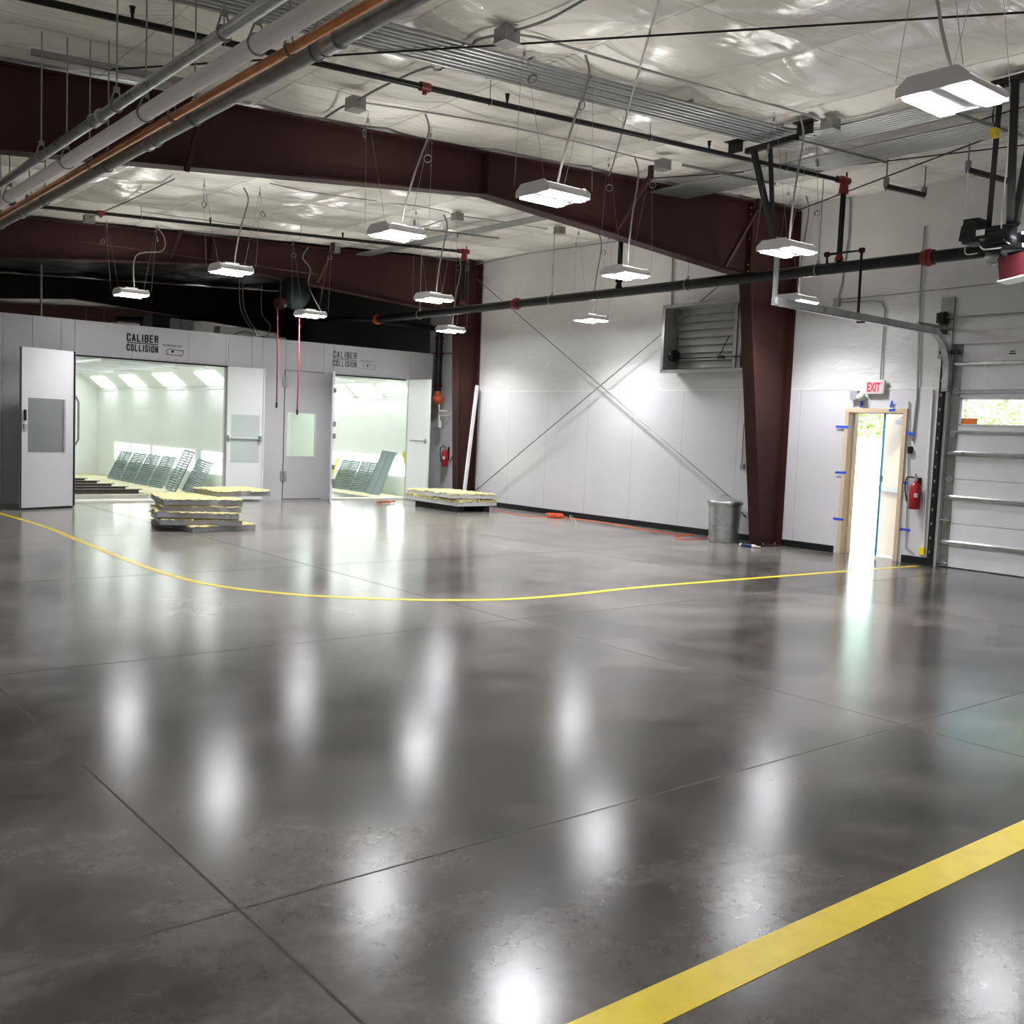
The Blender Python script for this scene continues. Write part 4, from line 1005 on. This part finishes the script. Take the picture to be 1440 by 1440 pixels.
# right booth leaves
l4 = leaf(b2, (10.58, 19.08), (10.90, YB-.01), mat='white_steel', h=DH+.02)
o, p0, d, n, L = l4
for z in (.45, .75, 1.4, 1.65, 2.35): MB().box(p0+Vector((.0, -.02, z)), (.05, .04, .10)).build('hinge', M['galv_dull'], o)
l5 = leaf(b2, (12.94, 18.98), (12.88, YB-.01), mat='booth_in', h=DH+.0)
o, p0, d, n, L = l5
MB().tube([p0+Vector((-.06, .1, 1.35)), p0+Vector((-.10, .65, 1.35))], .012, 6).box(p0+Vector((-.03, .08, 1.35)), (.06, .06, .10)).build('push_bar', M['galv_dull'], o)
# personnel door in the right booth front
yd = YB-.012
wx0, wx1, wz0, wz1 = MD[0]+.075, MD[1]-.17, .95, 1.84
PD = MB().mm((MD[0], yd, .0), (MD[1], YB+.03, wz0)).mm((MD[0], yd, wz1), (MD[1], YB+.03, DH)).mm((MD[0], yd, wz0), (wx0, YB+.03, wz1)).mm((wx1, yd, wz0), (MD[1], YB+.03, wz1)).build('personnel_door', M['booth'], b2)
MB().mm((wx0-.02, yd-.008, wz0-.02), (wx1+.02, yd, wz0)).mm((wx0-.02, yd-.008, wz1), (wx1+.02, yd, wz1+.02)).mm((wx0-.02, yd-.008, wz0), (wx0, yd, wz1)).mm((wx1, yd-.008, wz0), (wx1+.02, yd, wz1)).build('window_frame', M['white_steel'], PD)
MB().mm((wx0, YB+.005, wz0), (wx1, YB+.01, wz1)).build('window', M['glass'], PD)
MB().mm((MD[0]-.012, yd-.002, 0), (MD[0]-.002, YB, DH+.01)).mm((MD[0]-.012, yd-.002, DH+.002), (MD[1]+.01, YB, DH+.01)).mm((MD[0], yd-.002, .02), (MD[1], YB, .035)).build('door_gap_seal', M['black'], PD)
for z in (.42, 2.38): 
    MB().mm((MD[0]-.06, yd-.02, z), (MD[0]+.06, yd, z+.20)).tube([(MD[0], yd-.03, z), (MD[0], yd-.03, z+.2)], .012, 8).build('hinge', M['galv'], PD)
# signs
STROKES = {
 'C': [[(1,.74),(1,.9),(.82,1),(.18,1),(0,.9),(0,.1),(.18,0),(.82,0),(1,.1),(1,.26)]],
 'A': [[(0,0),(.5,1),(1,0)],[(.2,.3),(.8,.3)]], 'L': [[(0,1),(0,0),(.95,0)]], 'I': [[(.5,0),(.5,1)]],
 'B': [[(0,0),(0,1),(.75,1),(.95,.88),(.95,.66),(.75,.53),(0,.53)],[(.75,.53),(1,.40),(1,.13),(.78,0),(0,0)]],
 'E': [[(.95,1),(0,1),(0,0),(.95,0)],[(0,.52),(.85,.52)]],
 'R': [[(0,0),(0,1),(.78,1),(1,.88),(1,.62),(.78,.5),(0,.5)],[(.6,.5),(1,0)]],
 'O': [[(.18,0),(0,.1),(0,.9),(.18,1),(.82,1),(1,.9),(1,.1),(.82,0),(.18,0)]],
 'S': [[(1,.78),(1,.9),(.82,1),(.18,1),(0,.9),(0,.62),(.18,.52),(.82,.48),(1,.38),(1,.1),(.82,0),(.18,0),(0,.1),(0,.22)]],
 'N': [[(0,0),(0,1),(1,0),(1,1)]]}
def block_text(mb, body, x0, y, z0, width, hgt, tk):
    n = sum(.45 if c == 'I' else 1 for c in body); gap = tk*.62
    cw = (width-gap*(len(body)-1)-tk*0)/n; x = x0
    for c in body:
        w_ = cw*(.45 if c == 'I' else 1); iw = w_-tk; ih = hgt-tk
        for pl in STROKES[c]:
            P_ = [(x+tk/2+a*iw, z0+tk/2+b*ih) for a, b in pl]
            for (xa, za), (xb, zb) in zip(P_, P_[1:]):
                d = math.hypot(xb-xa, zb-za) or 1; ux, uz = (xb-xa)/d, (zb-za)/d; k = tk*.35
                ax, az, bx, bz = xa-ux*k, za-uz*k, xb+ux*k, zb+uz*k; px_, pz_ = -uz*tk/2, ux*tk/2
                mb.prism([(ax+px_, az+pz_), (ax-px_, az-pz_), (bx-px_, bz-pz_), (bx+px_, bz+pz_)], 'y', y-.0015, y)
        x += w_+gap
def sign(par, X, Z, mat, s=1.0):
    y = YB-.003; k = MB()
    block_text(k, 'CALIBER', X, y, Z+.022*s, .60*s, .148*s, .028*s)
    k.mm((X+.01, y-.001, Z-.012*s), (X+.60*s, y, Z+.008*s))
    block_text(k, 'COLLISION', X, y, Z-.160*s, .60*s, .132*s, .0235*s)
    text_into(k, 'POWERED BY', (X+.68*s, y, Z-.02*s), .062*s, (1, 0, 0), (0, 0, 1), sx=1.0)
    # swoosh outline emblem
    q = [Vector((X+.80*s, y, Z-.16*s)), Vector((X+.76*s, y, Z-.11*s)), Vector((X+.82*s, y, Z-.06*s)), Vector((X+.93*s, y, Z-.07*s)), Vector((X+1.10*s, y, Z-.08*s))]
    k.tube(bez(q, 5), .006*s, 5)
    k.tube([Vector((X+.74*s, y, Z-.17*s)), Vector((X+1.07*s, y, Z-.18*s)), Vector((X+1.10*s, y, Z-.085*s))], .005*s, 5)
    k.lathe([(0, -.004), (.026*s, -.004), (.026*s, 0)], (X+.88*s, y, Z-.105*s), 12, 'y')
    k.build('sign_lettering', M[mat], par)
p = at_y(178, 481, YB); sign(b1, p.x, p.z, 'ink')
p = at_y(468, 504, YB); sign(b2, p.x, p.z, 'glare_grey_ink', .98)
# booth floor: paper and pit beams
tag(MB().mm((7.62, YB+.55, .0), (8.88, YE, .010)).mm((4.92, 26.3, .0), (7.62, YE, .010)).build('masking_paper', M['paper']), 'cream masking paper covering the floor along the left booth wall', 'paper')
tag(MB().mm((12.3, YB+.32, .0), (13.28, 26, .010)).mm((10.6, 22.6, 0), (12.3, 26, .010)).build('masking_paper', M['paper']), 'cream masking paper on the floor of the right booth', 'paper')
for k, y in enumerate((21.95, 22.8, 23.75, 24.8, 25.75)):
    nm = ['nearest the doorway', 'second from the doorway', 'third from the doorway', 'fourth from the doorway', 'farthest from the doorway'][k]
    tag(MB().mm((4.95, y-.06, 0), (7.5, y+.06, .085)).mm((4.95, y-.1, .085), (7.56, y+.03, .10)).build('pit_beam', M['dark_beam']), 'dark cross beam on left booth floor, '+nm, 'beam', 'cross beams on the booth floor')
tag(MB().mm((4.95, 20.75, 0), (7.3, 20.9, .07)).build('sill_board', M['pale_board']), 'pale board lying across the left booth floor behind the sill', 'board')
# gratings leaning on the booth walls
def grate_proto(w_, h_, lab, solid=False):
    t = thing('floor_grate', lab, 'grate', (0, 0, 0), 'galvanised floor grates leaning in the booths')
    m_ = MB(); m_.mm((-.015, -w_/2, 0), (.015, -w_/2+.022, h_)); m_.mm((-.015, w_/2-.022, 0), (.015, w_/2, h_)); m_.mm((-.015, -w_/2, 0), (.015, w_/2, .02)); m_.mm((-.015, -w_/2, h_-.02), (.015, w_/2, h_)); m_.mm((-.012, -.011, 0), (.012, .011, h_))
    m_.build('grate_frame', M['grate'], t)
    b_ = MB(); n = 17
    if solid: b_.mm((-.006, -w_/2+.02, .02), (.006, w_/2-.02, h_-.02))
    else:
        for k in range(n): z = .03+(h_-.06)*k/(n-1); b_.box((0, 0, z), (.03, w_-.04, .030), Matrix.Rotation(.5, 3, 'Y'))
    b_.build('grate_bars' if not solid else 'sheet', M['grate'], t)
    return t
gp = grate_proto(.88, .80, 'x'); gt = grate_proto(.62, 1.0, 'x'); gs = grate_proto(.66, 1.12, 'x', True); gs.name = 'steel_sheet'; gs['category'] = 'sheet'
def put(proto, first, x, y, h_, lean, rz, lab, rx=0):
    o = proto if first else dup(proto, (x, y, .012))
    o.location = (x, y, .012); o.rotation_euler = (rx, lean, rz); o['label'] = lab; return o
lefts = [(26.75, .80, 'farthest back of the left booth'), (25.75, .80, 'second from the back of the left booth'), (24.75, .80, 'third from the back of the left booth'), (23.75, .80, 'fourth from the back of the left booth')]
for k, (y, h_, nm) in enumerate(lefts):
    put(gp, k == 0, 8.50, y, h_, math.asin(.36/.80)*1.0, 0, 'galvanised floor grate leaning on wall, '+nm)
put(gt, True, 8.42, 22.55, 1.0, math.asin(.42/1.0), 0, 'tall narrow grate leaning beside the bright panel of the left booth', .06)
put(gp, False, 8.52, 21.7, .8, math.asin(.35/.8), 0, 'floor grate leaning nearest the doorway of the left booth', .08)
put(gp, False, 12.92, 22.9, .8, math.asin(.33/.8), 0, 'left floor grate in the right booth, seen beside the door edge')
put(gp, False, 12.92, 21.95, .8, math.asin(.33/.8), 0, 'middle floor grate in the right booth')
put(gs, True, 12.78, 21.12, 1.1, math.asin(.44/1.12), 0, 'tall smooth galvanised sheet leaning in the right booth', .05)
tag(MB().tube([(12.75, 23.25, .0), (13.2, 23.5, .80)], .02, 6).tube([(12.8, 23.4, .0), (13.22, 23.62, .75)], .02, 6).build('leaning_rod', M['yellow_tag']), 'pair of thin yellow rods leaning in the right booth', 'rod')
c_ = at_x(570, 645, 13.2); mb = MB(); rnd = random.Random(4)
for k in range(9): mb.box(c_+Vector((rnd.uniform(-.03, .03), rnd.uniform(-.06, .06), rnd.uniform(-.13, .13))), (.05, .09, .10), Matrix.Rotation(rnd.uniform(0, 3), 3, 'X'))
tag(mb.build('yellow_bag', M['yellow_tag']), 'crumpled yellow bag hanging inside the right booth doorway', 'bag')
c_ = at_z(540, 706, .03); mb = MB()
for k in range(6): mb.box(c_+Vector((rnd.uniform(-.15, .25), rnd.uniform(-.2, .1), rnd.uniform(-.01, .02))), (.12, .05, .03), Matrix.Rotation(rnd.uniform(-1, 1), 3, 'Z'))
tag(mb.build('orange_scrap', M['orange_paint']), 'small orange scraps on the floor at the right booth sill', 'scrap')
# things on the booth roof
def roofbox(pa, pb, Y, dep, lab, mat='booth', name='roof_box', cat='box'):
    A = at_y(*pa, Y); B = at_y(*pb, Y); return tag(MB().mm((A.x, Y, 2.96), (B.x, Y+dep, max(A.z, B.z))).build(name, M[mat]), lab, cat)
roofbox((165, 452), (196, 470), 20.6, .5, 'low pale box lying on the left booth roof')
roofbox((241, 447), (253, 470), 21.4, .1, 'left upright grey panel on the booth roof', 'grey_plastic', 'filter_panel', 'panel')
roofbox((256, 449), (272, 470), 21.4, .1, 'right upright grey panel on the booth roof', 'grey_plastic', 'filter_panel', 'panel')
roofbox((310, 458), (357, 480), 20.5, .35, 'long pale duct box with cables at the booth roof edge', 'pale_board')
roofbox((372, 472), (402, 485), 20.3, .3, 'small grey box on the roof right of the cables', 'grey_plastic')
roofbox((215, 441), (238, 470), 23.0, .6, 'dark machinery block on the booth roof', 'black', 'machinery', 'machine')
mb = MB()
for off in (0, 5): mb.tube(bez([at_y(337+off, 388, 20.3), at_y(337+off, 425, 20.3), at_y(345+off, 450, 20.3), at_y(360+off, 470, 20.3)], 5), .013, 6)
mb.tube(bez([at_y(368, 400, 20.3), at_y(368, 440, 20.3), at_y(380, 458, 20.3), at_y(376, 472, 20.3)], 5), .011, 6)
mb.tube(bez([at_y(330, 470, 20.3), at_y(345, 466, 20.3), at_y(360, 472, 20.3)], 5), .012, 6)
tag(mb.build('drop_cables', M['cable']), 'grey cables dropping from the ceiling onto the booth roof', 'cable')
tag(MB().tube([at_y(58, 372, 20.2), at_y(58, 446, 20.2)], .022, 8).build('drop_rod', M['galv_dull']), 'vertical grey pipe standing above the left booth at the photo left', 'pipe')
# hose reels
def reel(px_, Y, r, mat, lab, hose, hpx):
    c_ = at_y(*px_, Y); t = thing('hose_reel', lab, 'hose reel', c_)
    MB().lathe([(0, -.07), (r, -.07), (r, -.05), (r*.7, -.05), (r*.7, .05), (r, .05), (r, .07), (0, .07)], c_, 28, 'y').build('drum', M[mat], t)
    MB().tube([c_+Vector((0, 0, r*.5)), Vector((c_.x, Y, 4.40))], .015, 6).build('mount', M['black'], t)
    a = at_y(*hose[0], Y); b = at_y(*hose[1], Y)
    MB().tube([a, a.lerp(b, .5)+Vector((.01, 0, 0)), b], .014, 8).build('hose', M['pinkhose'], t)
    MB().tube([b, b-Vector((0, 0, .10))], .022, 8).build('hose_end', M['rubber'], t)
    return t
reel((394, 427), 17.9, .11, 'dark_red', 'small red hose reel with hanging red hose before the dark gap', ((390, 432), (389, 566)), None)
rl = reel((414, 412), 18.05, .30, 'dark_green', 'large dark reel with longer red hose beside the slim light', ((421, 445), (418, 576)), None)
# white board leaning at the far column
A = Vector((13.17, 17.95, 0.0)); B = at_x(671, 542, 13.55)
tag(MB().tube([A+Vector((0, 0, .02)), B], .035, 4, smooth=False).build('trim_board', M['white_steel']), 'long white trim board leaning against the far red column', 'board')
# ================================================================== PANEL STACKS
def panel(loc, w_, l_, rz, tx, ty_, lab, skin, grp, fib=(0, .016), th=.083, fside=1, seed=1):
    """w along x, l along y"""
    t = thing('insulated_panel', lab, 'panel', (0, 0, 0), grp)
    MB().mm((-w_/2, -l_/2, 0), (w_/2, l_/2, th)).build('panel_skin', M[skin], t, bevel=.004)
    rnd = random.Random(seed); nx, ny = 26, 26; vs = []; fs = []
    ex = .012
    for layer in (0, 1):
        for j in range(ny+1):
            for i in range(nx+1):
                edge = (i in (0, nx)) or (j in (0, ny))
                x = -w_/2-ex+(w_+2*ex)*i/nx + (rnd.uniform(-.03, .03) if edge else 0); y = -l_/2-ex+(l_+2*ex)*j/ny + (rnd.uniform(-.03, .03) if edge else 0)
                z = th+(.004 if layer == 0 else fib[1]*(rnd.uniform(.5, 1.1))) - (rnd.uniform(0, .02) if edge else 0)
                vs.append(Vector((x, y, z)))
    N = (nx+1)*(ny+1)
    for j in range(ny):
        for i in range(nx):
            k = j*(nx+1)+i; fs.append((k, k+nx+1, k+nx+2, k+1)); fs.append((N+k, N+k+1, N+k+nx+2, N+k+nx+1))
    rim = [i for i in range(nx+1)]+[(nx+1)*j+nx for j in range(1, ny+1)]+[(nx+1)*ny+i for i in range(nx-1, -1, -1)]+[(nx+1)*j for j in range(ny-1, 0, -1)]
    for a, b in zip(rim, rim[1:]+rim[:1]): fs.append((a, b, N+b, N+a))
    MB().add(vs, fs, 0, False).build('insulation', M['fibre'], t)
    t.location = loc; t.rotation_euler = (tx, ty_, rz); return t
g1 = 'insulated panels in the left stack'
R_ = math.radians
spec = [((6.12, 15.0, .002), 1.05, 1.24, 8, 0, 0, 'bottommost grey panel of the left stack, flat on the floor'),
        ((6.00, 15.0, .098), 1.15, 1.22, -13, .6, 1.0, 'grey panel second from the bottom of the left stack'),
        ((5.97, 14.98, .195), 1.15, 1.22, -16, -.4, 1.3, 'grey panel third from the bottom of the left stack'),
        ((6.02, 15.0, .292), 1.12, 1.22, -15, .5, .6, 'grey panel fourth from the bottom of the left stack'),
        ((6.00, 15.0, .388), 1.12, 1.22, -11, 0, .4, 'grey panel second from the top of the left stack'),
        ((6.66, 15.2, .484), .88, .85, 2, 0, -.3, 'topmost panel of the left stack, shifted right with ragged yellow edge')]
for k, (loc, w_, l_, rz, tx, ty_, lab) in enumerate(spec):
    panel(loc, w_, l_, R_(rz), R_(tx), R_(ty_), lab, 'panel_skin', g1, seed=k+1)
g2 = 'insulated panels in the right stack'
panel((12.35, 17.25, .13), 1.02, 1.75, R_(2), R_(.5), 0, 'lower white panel of the right stack on black blocks', 'panel_white', g2, fib=(0, .07), seed=11)
panel((12.33, 17.25, .265), 1.02, 1.8, R_(-4), R_(-.6), R_(.8), 'topmost white panel of the right stack near the far column', 'panel_white', g2, fib=(0, .03), seed=12)
t = thing('support_block', 'black blocks under the right panel stack', 'block', (12.3, 17.2, 0))
for x in (12.02, 12.66): MB().box((x, 17.2, .062), (.14, 1.55, .124)).build('block', M['black'], t)
# ================================================================== OUTSIDE
struct(MB().mm((XW+.2, -30, -.25), (60, 60, -.03)).build('floor', M['white_ground']))
t = thing('fence', 'long white board fence in the yard behind the open exit door', 'fence', (23, 12, 0))
mb = MB()
for k in range(60): mb.mm((23, -10+k*.6, -.03), (23.03, -10+k*.6+.585, 1.86))
mb.build('boards', M['white_fence'], t)
mb = MB()
for k in range(15): mb.mm((23.03, -10+k*2.4, -.03), (23.13, -9.9+k*2.4, 1.9))
mb.mm((23.03, -10, .4), (23.07, 26, .5)); mb.mm((23.03, -10, 1.5), (23.07, 26, 1.6))
mb.build('posts', M['white_fence'], t)
def tree(x, y, h, r, lab, seed):
    t = thing('tree', lab, 'tree', (x, y, 0), 'trees beyond the yard fence'); rnd = random.Random(seed)
    tr = MB(); top = Vector((x+rnd.uniform(-.6, .6), y+rnd.uniform(-.6, .6), h*.8))
    tr.tube([(x, y, -.1), (x+.05, y, h*.3), ((x+top.x)/2+.1, (y+top.y)/2, h*.55), top], [.20, .16, .11, .04], 10)
    for k in range(7):
        b0 = Vector((x, y, 0)).lerp(top, .35+.08*k); b0.z = h*(.3+.07*k)
        an = rnd.uniform(0, 6.28); tr.tube([b0, b0+Vector((math.cos(an)*r*.5, math.sin(an)*r*.5, .5)), b0+Vector((math.cos(an)*r*.8, math.sin(an)*r*.8, 1.1))], [.05, .035, .012], 6)
    tr.build('trunk', M['bark'], t)
    lf = MB(); vs = []; fs = []
    for k in range(7000):
        while True:
            q = Vector((rnd.uniform(-1, 1), rnd.uniform(-1, 1), rnd.uniform(-1, 1)))
            if .25 < q.length < 1: break
        c_ = Vector((x+q.x*r, y+q.y*r, h*.56+q.z*h*.48)); s_ = rnd.uniform(.05, .10)
        a = Vector((rnd.uniform(-1, 1), rnd.uniform(-1, 1), rnd.uniform(-1, 1))).normalized(); b = a.orthogonal().normalized()
        n0 = len(vs); vs += [c_-a*s_, c_+b*s_*.5, c_+a*s_, c_-b*s_*.5]; fs.append((n0, n0+1, n0+2, n0+3))
    lf.add(vs, fs); lf.build('foliage', M['leaf'], t)
k = 0
for (x, y, h, r) in ((26, 18.2, 8.5, 2.0), (25.5, 15.0, 7, 1.8), (29, 12.3, 9, 2.1), (26.2, 10.2, 8, 1.7), (31, 16.6, 10, 2.3), (30.5, 8.0, 9, 2.1)):
    lab = ['leafy tree beyond the fence, seen in the exit doorway', 'bushy tree filling the top of the exit doorway', 'tree seen through the garage door window', 'pale trunked tree at the right of the garage door window', 'tall tree behind the doorway tree', 'farthest right tree outside the garage door', 'short tree close to the fence', 'tall tree in the back row', 'tallest tree in the back row at left'][k]
    tree(x, y, h, r, lab, 20+k); k += 1
# ================================================================== WORLD, SUN, CAMERA
wd = bpy.data.worlds.new('World'); bpy.context.scene.world = wd; wd.use_nodes = True
nt = wd.node_tree; bg = nt.nodes['Background']; sk = nt.nodes.new('ShaderNodeTexSky')
sk.sky_type = 'NISHITA'; sk.sun_disc = False; sk.sun_elevation = math.radians(50); sk.sun_rotation = math.radians(260); sk.dust_density = 3.0
nt.links.new(sk.outputs[0], bg.inputs['Color']); bg.inputs['Strength'].default_value = .6
su = bpy.data.lights.new('Sun', 'SUN'); su.energy = 2.6; su.angle = .01; so = bpy.data.objects.new('Sun', su); COL.objects.link(so)
so.rotation_euler = Vector((-.55, .12, .75)).to_track_quat('Z', 'Y').to_euler()
cam = bpy.data.cameras.new('Camera'); co_ = bpy.data.objects.new('Camera', cam); COL.objects.link(co_)
cam.sensor_fit = 'HORIZONTAL'; cam.sensor_width = 36; cam.lens = 36*F_PX/1440; cam.clip_start = .05; cam.clip_end = 200
co_.matrix_world = Matrix.Translation(CAM) @ R3.to_4x4()
sc = bpy.context.scene; sc.camera = co_
sc.view_settings.view_transform = 'Standard'; sc.view_settings.look = 'None'; sc.view_settings.gamma = 1; sc.view_settings.use_curve_mapping = False
sc.view_settings.exposure = 1.28
